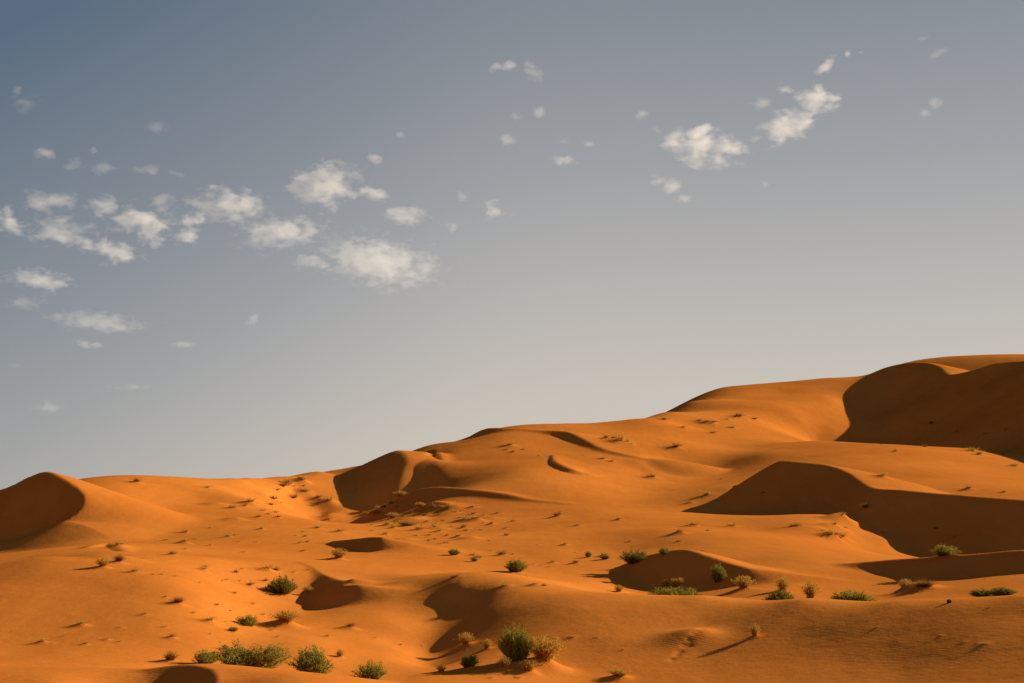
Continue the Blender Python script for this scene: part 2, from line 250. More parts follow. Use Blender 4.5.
TUFTS = [
 (-49.39, 205.20, 1.20, 0.46, 0.12, "leftmost tiny dry tuft, in the upper left hollow", "tiny dry tufts in the upper left hollow"),
 (-25.89, 109.61, 0.91, 0.43, 0.13, "second tiny tuft from the left, in the upper left hollow", "tiny dry tufts in the upper left hollow"),
 (-49.94, 219.07, 1.56, 0.68, 0.14, "third tiny tuft from the left, in the upper left hollow", "tiny dry tufts in the upper left hollow"),
 (-40.50, 177.82, 1.62, 0.57, 0.50, "fourth tiny tuft from the left, in the upper left hollow", "tiny dry tufts in the upper left hollow"),
 (-34.61, 152.06, 0.72, 0.22, 0.18, "fifth tiny tuft from the left, in the upper left hollow", "tiny dry tufts in the upper left hollow"),
 (-49.57, 218.20, 0.65, 0.33, 0.11, "sixth tiny tuft from the left, in the upper left hollow", "tiny dry tufts in the upper left hollow"),
 (-45.03, 203.95, 0.92, 0.36, 0.10, "seventh tiny tuft from the left, in the upper left hollow", "tiny dry tufts in the upper left hollow"),
 (-47.50, 225.44, 0.50, 0.27, 0.03, "eighth tiny tuft from the left, in the upper left hollow", "tiny dry tufts in the upper left hollow"),
 (-36.24, 172.25, 0.81, 0.43, 0.18, "rightmost tiny dry tuft, in the upper left hollow", "tiny dry tufts in the upper left hollow"),
 (-40.12, 146.71, 1.35, 0.63, 0.14, "leftmost tiny dry tuft, on the smooth slope below the left peak", "tiny dry tufts on the smooth slope below the left peak"),
 (-22.86, 87.33, 0.73, 0.42, 0.10, "rightmost tiny dry tuft, on the smooth slope below the left peak", "tiny dry tufts on the smooth slope below the left peak"),
 (-21.70, 87.04, 0.30, 0.15, 0.02, "leftmost tiny dry tuft, on the slope below the upper left hollow", "tiny dry tufts on the slope below the upper left hollow"),
 (-21.33, 87.72, 0.40, 0.22, 0.04, "second tiny tuft from the left, on the slope below the upper left hollow", "tiny dry tufts on the slope below the upper left hollow"),
 (-18.53, 77.12, 0.28, 0.12, 0.07, "third tiny tuft from the left, on the slope below the upper left hollow", "tiny dry tufts on the slope below the upper left hollow"),
 (-20.65, 88.07, 0.49, 0.16, 0.04, "fourth tiny tuft from the left, on the slope below the upper left hollow", "tiny dry tufts on the slope below the upper left hollow"),
 (-20.94, 92.17, 0.30, 0.09, 0.05, "fifth tiny tuft from the left, on the slope below the upper left hollow", "tiny dry tufts on the slope below the upper left hollow"),
 (-18.52, 84.39, 0.17, 0.06, 0.01, "sixth tiny tuft from the left, on the slope below the upper left hollow", "tiny dry tufts on the slope below the upper left hollow"),
 (-19.31, 88.96, 0.32, 0.10, 0.04, "seventh tiny tuft from the left, on the slope below the upper left hollow", "tiny dry tufts on the slope below the upper left hollow"),
 (-21.29, 99.64, 0.68, 0.25, 0.22, "eighth tiny tuft from the left, on the slope below the upper left hollow", "tiny dry tufts on the slope below the upper left hollow"),
 (-21.93, 102.81, 0.47, 0.18, 0.14, "ninth tiny tuft from the left, on the slope below the upper left hollow", "tiny dry tufts on the slope below the upper left hollow"),
 (-22.06, 105.05, 0.28, 0.11, 0.04, "rightmost tiny dry tuft, on the slope below the upper left hollow", "tiny dry tufts on the slope below the upper left hollow"),
 (-20.43, 63.06, 0.57, 0.27, 0.13, "leftmost tiny dry tuft, on the plain sand left of the foreground shrubs", "tiny dry tufts on the plain sand left of the foreground shrubs"),
 (-19.92, 62.93, 0.20, 0.12, 0.04, "second tiny tuft from the left, on the plain sand left of the foreground shrubs", "tiny dry tufts on the plain sand left of the foreground shrubs"),
 (-20.22, 65.34, 0.20, 0.09, 0.04, "third tiny tuft from the left, on the plain sand left of the foreground shrubs", "tiny dry tufts on the plain sand left of the foreground shrubs"),
 (-20.36, 68.34, 0.60, 0.29, 0.15, "fourth tiny tuft from the left, on the plain sand left of the foreground shrubs", "tiny dry tufts on the plain sand left of the foreground shrubs"),
 (-18.34, 62.27, 0.33, 0.13, 0.08, "fifth tiny tuft from the left, on the plain sand left of the foreground shrubs", "tiny dry tufts on the plain sand left of the foreground shrubs"),
 (-17.90, 63.97, 0.31, 0.09, 0.10, "sixth tiny tuft from the left, on the plain sand left of the foreground shrubs", "tiny dry tufts on the plain sand left of the foreground shrubs"),
 (-17.21, 63.44, 0.29, 0.14, 0.02, "seventh tiny tuft from the left, on the plain sand left of the foreground shrubs", "tiny dry tufts on the plain sand left of the foreground shrubs"),
 (-18.26, 67.56, 0.26, 0.10, 0.05, "eighth tiny tuft from the left, on the plain sand left of the foreground shrubs", "tiny dry tufts on the plain sand left of the foreground shrubs"),
 (-18.12, 71.15, 0.46, 0.14, 0.06, "ninth tiny tuft from the left, on the plain sand left of the foreground shrubs", "tiny dry tufts on the plain sand left of the foreground shrubs"),
 (-16.31, 68.06, 0.30, 0.16, 0.05, "tenth tiny tuft from the left, on the plain sand left of the foreground shrubs", "tiny dry tufts on the plain sand left of the foreground shrubs"),
 (-15.32, 65.21, 0.42, 0.21, 0.11, "eleventh tiny tuft from the left, on the plain sand left of the foreground shrubs", "tiny dry tufts on the plain sand left of the foreground shrubs"),
 (-16.19, 73.52, 0.31, 0.17, 0.05, "twelfth tiny tuft from the left, on the plain sand left of the foreground shrubs", "tiny dry tufts on the plain sand left of the foreground shrubs"),
 (-14.27, 68.36, 0.25, 0.14, 0.02, "thirteenth tiny tuft from the left, on the plain sand left of the foreground shrubs", "tiny dry tufts on the plain sand left of the foreground shrubs"),
 (-14.95, 71.57, 0.77, 0.29, 0.19, "rightmost tiny dry tuft, on the plain sand left of the foreground shrubs", "tiny dry tufts on the plain sand left of the foreground shrubs"),
 (-16.18, 79.18, 0.48, 0.19, 0.08, "leftmost tiny dry tuft, below left of the dark shrub at the forked ledge", "tiny dry tufts below left of the dark shrub at the forked ledge"),
 (-14.72, 74.15, 0.25, 0.11, 0.06, "second tiny tuft from the left, below left of the dark shrub at the forked ledge", "tiny dry tufts below left of the dark shrub at the forked ledge"),
 (-15.58, 79.65, 0.31, 0.11, 0.05, "third tiny tuft from the left, below left of the dark shrub at the forked ledge", "tiny dry tufts below left of the dark shrub at the forked ledge"),
 (-17.44, 90.71, 0.45, 0.26, 0.14, "fourth tiny tuft from the left, below left of the dark shrub at the forked ledge", "tiny dry tufts below left of the dark shrub at the forked ledge"),
 (-16.10, 89.59, 0.45, 0.21, 0.07, "fifth tiny tuft from the left, below left of the dark shrub at the forked ledge", "tiny dry tufts below left of the dark shrub at the forked ledge"),
 (-14.73, 85.32, 0.40, 0.20, 0.08, "rightmost tiny dry tuft, below left of the dark shrub at the forked ledge", "tiny dry tufts below left of the dark shrub at the forked ledge"),
 (-19.40, 96.40, 0.21, 0.12, 0.06, "leftmost tiny dry tuft, left of the dark shrub at the forked ledge", "tiny dry tufts left of the dark shrub at the forked ledge"),
 (-19.53, 98.06, 0.60, 0.17, 0.08, "second tiny tuft from the left, left of the dark shrub at the forked ledge", "tiny dry tufts left of the dark shrub at the forked ledge"),
 (-20.12, 104.99, 0.63, 0.36, 0.09, "third tiny tuft from the left, left of the dark shrub at the forked ledge", "tiny dry tufts left of the dark shrub at the forked ledge"),
 (-19.13, 100.94, 0.40, 0.17, 0.06, "fourth tiny tuft from the left, left of the dark shrub at the forked ledge", "tiny dry tufts left of the dark shrub at the forked ledge"),
 (-20.31, 108.18, 0.54, 0.16, 0.08, "fifth tiny tuft from the left, left of the dark shrub at the forked ledge", "tiny dry tufts left of the dark shrub at the forked ledge"),
 (-28.45, 152.02, 0.73, 0.31, 0.09, "sixth tiny tuft from the left, left of the dark shrub at the forked ledge", "tiny dry tufts left of the dark shrub at the forked ledge"),
 (-18.25, 100.02, 1.07, 0.34, 0.15, "rightmost tiny dry tuft, left of the dark shrub at the forked ledge", "tiny dry tufts left of the dark shrub at the forked ledge"),
 (-40.62, 205.32, 1.46, 0.75, 0.19, "leftmost tiny dry tuft, on the middle left sand flat", "tiny dry tufts on the middle left sand flat"),
 (-40.35, 204.93, 0.46, 0.13, 0.08, "second tiny tuft from the left, on the middle left sand flat", "tiny dry tufts on the middle left sand flat"),
 (-52.09, 267.22, 2.12, 1.10, 0.25, "third tiny tuft from the left, on the middle left sand flat", "tiny dry tufts on the middle left sand flat"),
 (-40.36, 209.42, 1.31, 0.40, 0.06, "fourth tiny tuft from the left, on the middle left sand flat", "tiny dry tufts on the middle left sand flat"),
 (-36.36, 191.96, 0.57, 0.19, 0.12, "fifth tiny tuft from the left, on the middle left sand flat", "tiny dry tufts on the middle left sand flat"),
 (-50.80, 272.72, 1.45, 0.65, 0.23, "sixth tiny tuft from the left, on the middle left sand flat", "tiny dry tufts on the middle left sand flat"),
 (-34.14, 191.54, 0.76, 0.21, 0.09, "seventh tiny tuft from the left, on the middle left sand flat", "tiny dry tufts on the middle left sand flat"),
 (-44.54, 251.82, 1.54, 0.43, 0.35, "eighth tiny tuft from the left, on the middle left sand flat", "tiny dry tufts on the middle left sand flat"),
 (-38.50, 220.89, 1.13, 0.61, 0.25, "ninth tiny tuft from the left, on the middle left sand flat", "tiny dry tufts on the middle left sand flat"),
 (-46.83, 269.92, 1.36, 0.54, 0.14, "rightmost tiny dry tuft, on the middle left sand flat", "tiny dry tufts on the middle left sand flat"),
 (-63.66, 298.65, 1.78, 0.80, 0.20, "single tiny dry tuft on the far left skyline slope", "tiny dry tufts on the far left skyline slope"),
 (-74.52, 283.87, 2.23, 1.20, 0.41, "single tiny dry tuft on the lit slope right of the left peak", "tiny dry tufts on the lit slope right of the left peak"),
 (-50.77, 278.07, 2.46, 1.37, 0.63, "leftmost tiny dry tuft, near the skyline left of the dark central slope", "tiny dry tufts near the skyline left of the dark central slope"),
 (-55.26, 331.55, 2.87, 1.35, 0.31, "second tiny tuft from the left, near the skyline left of the dark central slope", "tiny dry tufts near the skyline left of the dark central slope"),
 (-60.57, 368.92, 2.63, 1.09, 0.17, "third tiny tuft from the left, near the skyline left of the dark central slope", "tiny dry tufts near the skyline left of the dark central slope"),
 (-62.41, 383.94, 1.15, 0.51, 0.12, "fourth tiny tuft from the left, near the skyline left of the dark central slope", "tiny dry tufts near the skyline left of the dark central slope"),
 (-53.44, 331.13, 1.17, 0.32, 0.24, "fifth tiny tuft from the left, near the skyline left of the dark central slope", "tiny dry tufts near the skyline left of the dark central slope"),
 (-60.39, 376.94, 4.16, 1.85, 0.47, "sixth tiny tuft from the left, near the skyline left of the dark central slope", "tiny dry tufts near the skyline left of the dark central slope"),
 (-60.69, 385.87, 3.69, 2.05, 0.18, "seventh tiny tuft from the left, near the skyline left of the dark central slope", "tiny dry tufts near the skyline left of the dark central slope"),
 (-57.02, 374.25, 3.20, 1.67, 0.21, "eighth tiny tuft from the left, near the skyline left of the dark central slope", "tiny dry tufts near the skyline left of the dark central slope"),
 (-58.44, 384.57, 1.14, 0.63, 0.25, "ninth tiny tuft from the left, near the skyline left of the dark central slope", "tiny dry tufts near the skyline left of the dark central slope"),
 (-58.43, 393.70, 2.62, 1.15, 0.33, "tenth tiny tuft from the left, near the skyline left of the dark central slope", "tiny dry tufts near the skyline left of the dark central slope"),
 (-57.34, 393.02, 3.33, 1.65, 0.77, "eleventh tiny tuft from the left, near the skyline left of the dark central slope", "tiny dry tufts near the skyline left of the dark central slope"),
 (-56.61, 388.14, 1.99, 0.63, 0.16, "twelfth tiny tuft from the left, near the skyline left of the dark central slope", "tiny dry tufts near the skyline left of the dark central slope"),
 (-55.23, 383.40, 3.76, 2.06, 0.33, "thirteenth tiny tuft from the left, near the skyline left of the dark central slope", "tiny dry tufts near the skyline left of the dark central slope"),
 (-51.50, 379.87, 3.11, 0.96, 0.47, "fourteenth tiny tuft from the left, near the skyline left of the dark central slope", "tiny dry tufts near the skyline left of the dark central slope"),
 (-48.52, 378.65, 4.43, 1.92, 1.02, "fifteenth tiny tuft from the left, near the skyline left of the dark central slope", "tiny dry tufts near the skyline left of the dark central slope"),
 (-48.04, 416.57, 1.65, 0.74, 0.16, "rightmost tiny dry tuft, near the skyline left of the dark central slope", "tiny dry tufts near the skyline left of the dark central slope"),
 (-44.67, 262.86, 1.30, 0.67, 0.08, "leftmost tiny dry tuft, below the dark central slope at left", "tiny dry tufts below the dark central slope at left"),
 (-51.97, 308.75, 2.34, 0.86, 0.35, "second tiny tuft from the left, below the dark central slope at left", "tiny dry tufts below the dark central slope at left"),
 (-44.63, 270.88, 1.38, 0.61, 0.17, "third tiny tuft from the left, below the dark central slope at left", "tiny dry tufts below the dark central slope at left"),
 (-41.90, 257.18, 1.09, 0.45, 0.28, "fourth tiny tuft from the left, below the dark central slope at left", "tiny dry tufts below the dark central slope at left"),
 (-45.90, 358.66, 2.37, 0.67, 0.29, "rightmost tiny dry tuft, below the dark central slope at left", "tiny dry tufts below the dark central slope at left"),
 (-31.01, 206.11, 0.49, 0.27, 0.06, "leftmost tiny dry tuft, around the small pointed sand ledge", "tiny dry tufts around the small pointed sand ledge"),
 (-28.08, 190.08, 0.95, 0.45, 0.15, "second tiny tuft from the left, around the small pointed sand ledge", "tiny dry tufts around the small pointed sand ledge"),
 (-31.43, 215.03, 0.95, 0.30, 0.04, "third tiny tuft from the left, around the small pointed sand ledge", "tiny dry tufts around the small pointed sand ledge"),
 (-25.00, 172.39, 0.81, 0.25, 0.16, "fourth tiny tuft from the left, around the small pointed sand ledge", "tiny dry tufts around the small pointed sand ledge"),
 (-29.50, 204.58, 0.95, 0.39, 0.10, "fifth tiny tuft from the left, around the small pointed sand ledge", "tiny dry tufts around the small pointed sand ledge"),
 (-27.40, 193.44, 0.74, 0.32, 0.18, "sixth tiny tuft from the left, around the small pointed sand ledge", "tiny dry tufts around the small pointed sand ledge"),
 (-30.68, 226.89, 1.84, 0.71, 0.27, "seventh tiny tuft from the left, around the small pointed sand ledge", "tiny dry tufts around the small pointed sand ledge"),
 (-26.08, 217.58, 1.78, 0.72, 0.30, "rightmost tiny dry tuft, around the small pointed sand ledge", "tiny dry tufts around the small pointed sand ledge"),
 (-17.98, 104.92, 0.62, 0.31, 0.14, "leftmost tiny dry tuft, close to the forked sand ledge", "tiny dry tufts close to the forked sand ledge"),
 (-18.78, 110.57, 1.17, 0.46, 0.28, "second tiny tuft from the left, close to the forked sand ledge", "tiny dry tufts close to the forked sand ledge"),
 (-18.39, 111.59, 1.01, 0.45, 0.06, "third tiny tuft from the left, close to the forked sand ledge", "tiny dry tufts close to the forked sand ledge"),
 (-17.02, 112.28, 0.36, 0.12, 0.11, "fourth tiny tuft from the left, close to the forked sand ledge", "tiny dry tufts close to the forked sand ledge"),
 (-18.47, 122.32, 0.34, 0.11, 0.06, "fifth tiny tuft from the left, close to the forked sand ledge", "tiny dry tufts close to the forked sand ledge"),
 (-16.23, 114.82, 0.38, 0.16, 0.07, "rightmost tiny dry tuft, close to the forked sand ledge", "tiny dry tufts close to the forked sand ledge"),
 (-22.42, 229.78, 0.78, 0.28, 0.05, "leftmost tiny dry tuft, between the pointed ledge and the tufted band", "tiny dry tufts between the pointed ledge and the tufted band"),
 (-19.33, 220.13, 1.23, 0.61, 0.21, "second tiny tuft from the left, between the pointed ledge and the tufted band", "tiny dry tufts between the pointed ledge and the tufted band"),
 (-15.54, 214.50, 0.70, 0.20, 0.14, "third tiny tuft from the left, between the pointed ledge and the tufted band", "tiny dry tufts between the pointed ledge and the tufted band"),
 (-14.63, 219.10, 1.22, 0.46, 0.09, "fourth tiny tuft from the left, between the pointed ledge and the tufted band", "tiny dry tufts between the pointed ledge and the tufted band"),
 (-15.04, 234.27, 2.64, 0.99, 0.39, "fifth tiny tuft from the left, between the pointed ledge and the tufted band", "tiny dry tufts between the pointed ledge and the tufted band"),
 (-12.89, 221.99, 0.71, 0.31, 0.09, "sixth tiny tuft from the left, between the pointed ledge and the tufted band", "tiny dry tufts between the pointed ledge and the tufted band"),
 (-11.85, 204.21, 0.80, 0.35, 0.08, "seventh tiny tuft from the left, between the pointed ledge and the tufted band", "tiny dry tufts between the pointed ledge and the tufted band"),
 (-12.66, 221.53, 1.00, 0.39, 0.06, "eighth tiny tuft from the left, between the pointed ledge and the tufted band", "tiny dry tufts between the pointed ledge and the tufted band"),
 (-11.13, 207.26, 1.00, 0.33, 0.07, "ninth tiny tuft from the left, between the pointed ledge and the tufted band", "tiny dry tufts between the pointed ledge and the tufted band"),
 (-11.73, 229.61, 1.61, 0.63, 0.29, "rightmost tiny dry tuft, between the pointed ledge and the tufted band", "tiny dry tufts between the pointed ledge and the tufted band"),
 (-9.60, 194.73, 0.63, 0.31, 0.17, "leftmost tiny dry tuft, just left of the little round green shrub", "tiny dry tufts just left of the little round green shrub"),
 (-9.04, 197.22, 1.54, 0.45, 0.11, "second tiny tuft from the left, just left of the little round green shrub", "tiny dry tufts just left of the little round green shrub"),
 (-9.85, 217.54, 0.81, 0.41, 0.17, "third tiny tuft from the left, just left of the little round green shrub", "tiny dry tufts just left of the little round green shrub"),
 (-7.73, 208.29, 1.44, 0.48, 0.38, "rightmost tiny dry tuft, just left of the little round green shrub", "tiny dry tufts just left of the little round green shrub"),
 (-3.75, 94.83, 0.91, 0.29, 0.07, "leftmost tiny dry tuft, around the lone valley shrub", "tiny dry tufts around the lone valley shrub"),
 (-4.70, 171.24, 1.33, 0.64, 0.07, "second tiny tuft from the left, around the lone valley shrub", "tiny dry tufts around the lone valley shrub"),
 (-3.86, 166.68, 1.39, 0.61, 0.21, "third tiny tuft from the left, around the lone valley shrub", "tiny dry tufts around the lone valley shrub"),
 (-2.62, 181.60, 0.59, 0.30, 0.04, "fourth tiny tuft from the left, around the lone valley shrub", "tiny dry tufts around the lone valley shrub"),
 (-1.14, 172.74, 1.76, 0.90, 0.22, "fifth tiny tuft from the left, around the lone valley shrub", "tiny dry tufts around the lone valley shrub"),
 (-0.44, 89.71, 0.91, 0.38, 0.11, "sixth tiny tuft from the left, around the lone valley shrub", "tiny dry tufts around the lone valley shrub"),
 (0.06, 174.92, 0.59, 0.31, 0.05, "seventh tiny tuft from the left, around the lone valley shrub", "tiny dry tufts around the lone valley shrub"),
 (2.35, 155.61, 0.51, 0.15, 0.09, "eighth tiny tuft from the left, around the lone valley shrub", "tiny dry tufts around the lone valley shrub"),
 (1.43, 89.70, 0.58, 0.22, 0.16, "ninth tiny tuft from the left, around the lone valley shrub", "tiny dry tufts around the lone valley shrub"),
 (3.26, 153.66, 0.48, 0.14, 0.14, "tenth tiny tuft from the left, around the lone valley shrub", "tiny dry tufts around the lone valley shrub"),
 (2.02, 89.69, 0.51, 0.23, 0.06, "rightmost tiny dry tuft, around the lone valley shrub", "tiny dry tufts around the lone valley shrub"),
 (-14.87, 299.93, 1.83, 0.70, 0.22, "leftmost tiny dry tuft, in the tufted band, right part", "tiny dry tufts in the tufted band, right part"),
 (-13.28, 275.93, 1.11, 0.37, 0.06, "second tiny tuft from the left, in the tufted band, right part", "tiny dry tufts in the tufted band, right part"),
 (-10.77, 241.48, 1.14, 0.52, 0.09, "third tiny tuft from the left, in the tufted band, right part", "tiny dry tufts in the tufted band, right part"),
 (-10.45, 249.70, 1.15, 0.45, 0.08, "fourth tiny tuft from the left, in the tufted band, right part", "tiny dry tufts in the tufted band, right part"),
 (-11.33, 290.83, 1.60, 0.67, 0.20, "fifth tiny tuft from the left, in the tufted band, right part", "tiny dry tufts in the tufted band, right part"),
 (-11.01, 292.06, 1.80, 0.53, 0.15, "sixth tiny tuft from the left, in the tufted band, right part", "tiny dry tufts in the tufted band, right part"),
 (-9.79, 280.73, 1.36, 0.39, 0.23, "seventh tiny tuft from the left, in the tufted band, right part", "tiny dry tufts in the tufted band, right part"),
 (-8.12, 241.08, 1.58, 0.80, 0.32, "eighth tiny tuft from the left, in the tufted band, right part", "tiny dry tufts in the tufted band, right part"),
 (-8.76, 267.04, 2.12, 1.21, 0.29, "ninth tiny tuft from the left, in the tufted band, right part", "tiny dry tufts in the tufted band, right part"),
 (-7.43, 231.72, 1.36, 0.77, 0.13, "rightmost tiny dry tuft, in the tufted band, right part", "tiny dry tufts in the tufted band, right part"),
 (-8.13, 298.32, 1.58, 0.67, 0.25, "leftmost tiny dry tuft, below the soft dip of the central slope", "tiny dry tufts below the soft dip of the central slope"),
 (-7.65, 286.13, 1.45, 0.48, 0.29, "second tiny tuft from the left, below the soft dip of the central slope", "tiny dry tufts below the soft dip of the central slope"),
 (-6.68, 265.98, 3.23, 0.90, 0.71, "third tiny tuft from the left, below the soft dip of the central slope", "tiny dry tufts below the soft dip of the central slope"),
 (-5.32, 258.35, 0.86, 0.25, 0.06, "fourth tiny tuft from the left, below the soft dip of the central slope", "tiny dry tufts below the soft dip of the central slope"),
 (-5.52, 282.61, 0.91, 0.39, 0.17, "fifth tiny tuft from the left, below the soft dip of the central slope", "tiny dry tufts below the soft dip of the central slope"),
 (-3.50, 250.94, 1.34, 0.70, 0.36, "sixth tiny tuft from the left, below the soft dip of the central slope", "tiny dry tufts below the soft dip of the central slope"),
 (-2.79, 285.02, 1.80, 0.73, 0.19, "seventh tiny tuft from the left, below the soft dip of the central slope", "tiny dry tufts below the soft dip of the central slope"),
 (-0.98, 233.29, 0.83, 0.35, 0.22, "eighth tiny tuft from the left, below the soft dip of the central slope", "tiny dry tufts below the soft dip of the central slope"),
 (0.32, 258.41, 1.59, 0.51, 0.17, "rightmost tiny dry tuft, below the soft dip of the central slope", "tiny dry tufts below the soft dip of the central slope"),
 (-0.85, 211.50, 1.11, 0.56, 0.11, "leftmost tiny dry tuft, on the ripple of sand above the lone valley shrub", "tiny dry tufts on the ripple of sand above the lone valley shrub"),
 (3.37, 189.72, 0.49, 0.15, 0.08, "rightmost tiny dry tuft, on the ripple of sand above the lone valley shrub", "tiny dry tufts on the ripple of sand above the lone valley shrub"),
 (-1.34, 423.73, 1.48, 0.80, 0.27, "leftmost tiny dry tuft, near the top of the central dune at left", "tiny dry tufts near the top of the central dune at left"),
 (-0.61, 431.76, 3.11, 1.58, 0.56, "second tiny tuft from the left, near the top of the central dune at left", "tiny dry tufts near the top of the central dune at left"),
 (0.15, 418.46, 2.30, 0.69, 0.12, "third tiny tuft from the left, near the top of the central dune at left", "tiny dry tufts near the top of the central dune at left"),
 (3.50, 424.60, 1.50, 0.83, 0.08, "fourth tiny tuft from the left, near the top of the central dune at left", "tiny dry tufts near the top of the central dune at left"),
 (7.69, 409.74, 0.77, 0.26, 0.13, "rightmost tiny dry tuft, near the top of the central dune at left", "tiny dry tufts near the top of the central dune at left"),
 (-6.16, 230.79, 0.51, 0.18, 0.12, "leftmost tiny dry tuft, on the flat above the lone valley shrub", "tiny dry tufts on the flat above the lone valley shrub"),
 (-5.05, 233.72, 1.24, 0.40, 0.06, "second tiny tuft from the left, on the flat above the lone valley shrub", "tiny dry tufts on the flat above the lone valley shrub"),
 (-4.25, 206.65, 0.57, 0.17, 0.07, "third tiny tuft from the left, on the flat above the lone valley shrub", "tiny dry tufts on the flat above the lone valley shrub"),
 (-3.25, 200.30, 0.68, 0.28, 0.04, "rightmost tiny dry tuft, on the flat above the lone valley shrub", "tiny dry tufts on the flat above the lone valley shrub"),
 (-23.58, 321.52, 1.13, 0.60, 0.25, "leftmost tiny dry tuft, in the tufted band under the thin curved shadow", "tiny dry tufts in the tufted band under the thin curved shadow"),
 (-21.35, 305.89, 0.96, 0.49, 0.26, "second tiny tuft from the left, in the tufted band under the thin curved shadow", "tiny dry tufts in the tufted band under the thin curved shadow"),
 (-18.03, 263.79, 1.62, 0.70, 0.14, "third tiny tuft from the left, in the tufted band under the thin curved shadow", "tiny dry tufts in the tufted band under the thin curved shadow"),
 (-19.29, 287.98, 1.22, 0.45, 0.29, "fourth tiny tuft from the left, in the tufted band under the thin curved shadow", "tiny dry tufts in the tufted band under the thin curved shadow"),
 (-15.40, 242.75, 0.78, 0.35, 0.05, "fifth tiny tuft from the left, in the tufted band under the thin curved shadow", "tiny dry tufts in the tufted band under the thin curved shadow"),
 (-17.79, 292.95, 2.13, 0.79, 0.17, "sixth tiny tuft from the left, in the tufted band under the thin curved shadow", "tiny dry tufts in the tufted band under the thin curved shadow"),
 (-16.13, 275.20, 1.11, 0.37, 0.29, "seventh tiny tuft from the left, in the tufted band under the thin curved shadow", "tiny dry tufts in the tufted band under the thin curved shadow"),
 (-16.57, 300.47, 3.08, 1.70, 0.28, "eighth tiny tuft from the left, in the tufted band under the thin curved shadow", "tiny dry tufts in the tufted band under the thin curved shadow"),
 (-12.84, 242.39, 2.94, 1.22, 0.33, "ninth tiny tuft from the left, in the tufted band under the thin curved shadow", "tiny dry tufts in the tufted band under the thin curved shadow"),
 (-14.14, 267.37, 0.81, 0.29, 0.10, "rightmost tiny dry tuft, in the tufted band under the thin curved shadow", "tiny dry tufts in the tufted band under the thin curved shadow"),
 (25.80, 406.44, 2.82, 1.19, 0.14, "leftmost tiny dry tuft, on the bright slope right of the central crest", "tiny dry tufts on the bright slope right of the central crest"),
 (29.81, 450.12, 2.57, 1.28, 0.50, "second tiny tuft from the left, on the bright slope right of the central crest", "tiny dry tufts on the bright slope right of the central crest"),
 (28.39, 402.87, 1.68, 0.85, 0.33, "third tiny tuft from the left, on the bright slope right of the central crest", "tiny dry tufts on the bright slope right of the central crest"),
 (32.23, 450.89, 2.61, 1.05, 0.53, "fourth tiny tuft from the left, on the bright slope right of the central crest", "tiny dry tufts on the bright slope right of the central crest"),
 (33.91, 447.00, 5.44, 2.91, 0.84, "fifth tiny tuft from the left, on the bright slope right of the central crest", "tiny dry tufts on the bright slope right of the central crest"),
 (36.25, 446.82, 2.06, 1.15, 0.17, "sixth tiny tuft from the left, on the bright slope right of the central crest", "tiny dry tufts on the bright slope right of the central crest"),
 (37.72, 445.76, 1.45, 0.52, 0.38, "rightmost tiny dry tuft, on the bright slope right of the central crest", "tiny dry tufts on the bright slope right of the central crest"),
 (51.18, 447.24, 4.64, 2.31, 0.58, "leftmost tiny dry tuft, on the pale slope left of the large shaded face", "tiny dry tufts on the pale slope left of the large shaded face"),
 (74.08, 525.64, 4.12, 1.78, 0.24, "rightmost tiny dry tuft, on the pale slope left of the large shaded face", "tiny dry tufts on the pale slope left of the large shaded face"),
 (8.30, 261.53, 2.09, 1.19, 0.38, "single tiny dry tuft on the smooth central slope", "tiny dry tufts on the smooth central slope"),
 (10.49, 229.67, 1.41, 0.46, 0.27, "leftmost tiny dry tuft, on the wide slope above the hummock", "tiny dry tufts on the wide slope above the hummock"),
 (17.99, 241.55, 1.31, 0.68, 0.33, "second tiny tuft from the left, on the wide slope above the hummock", "tiny dry tufts on the wide slope above the hummock"),
 (15.57, 187.53, 0.79, 0.43, 0.07, "third tiny tuft from the left, on the wide slope above the hummock", "tiny dry tufts on the wide slope above the hummock"),
 (20.64, 177.79, 1.14, 0.33, 0.06, "fourth tiny tuft from the left, on the wide slope above the hummock", "tiny dry tufts on the wide slope above the hummock"),
 (22.06, 188.46, 1.73, 0.62, 0.48, "rightmost tiny dry tuft, on the wide slope above the hummock", "tiny dry tufts on the wide slope above the hummock"),
 (3.84, 150.47, 0.48, 0.21, 0.12, "leftmost tiny dry tuft, between the lone valley shrub and the hummock", "tiny dry tufts between the lone valley shrub and the hummock"),
 (4.59, 158.18, 0.85, 0.37, 0.25, "second tiny tuft from the left, between the lone valley shrub and the hummock", "tiny dry tufts between the lone valley shrub and the hummock"),
 (6.94, 188.04, 0.91, 0.39, 0.28, "third tiny tuft from the left, between the lone valley shrub and the hummock", "tiny dry tufts between the lone valley shrub and the hummock"),
 (7.69, 175.48, 0.55, 0.21, 0.03, "fourth tiny tuft from the left, between the lone valley shrub and the hummock", "tiny dry tufts between the lone valley shrub and the hummock"),
 (6.96, 155.80, 1.14, 0.47, 0.26, "fifth tiny tuft from the left, between the lone valley shrub and the hummock", "tiny dry tufts between the lone valley shrub and the hummock"),
 (9.51, 197.19, 0.34, 0.11, 0.08, "sixth tiny tuft from the left, between the lone valley shrub and the hummock", "tiny dry tufts between the lone valley shrub and the hummock"),
 (10.77, 168.83, 1.10, 0.48, 0.25, "rightmost tiny dry tuft, between the lone valley shrub and the hummock", "tiny dry tufts between the lone valley shrub and the hummock"),
 (38.00, 386.31, 3.64, 1.59, 0.63, "leftmost tiny dry tuft, at the left end of the large shaded face", "tiny dry tufts at the left end of the large shaded face"),
 (37.22, 299.25, 1.83, 0.55, 0.34, "second tiny tuft from the left, at the left end of the large shaded face", "tiny dry tufts at the left end of the large shaded face"),
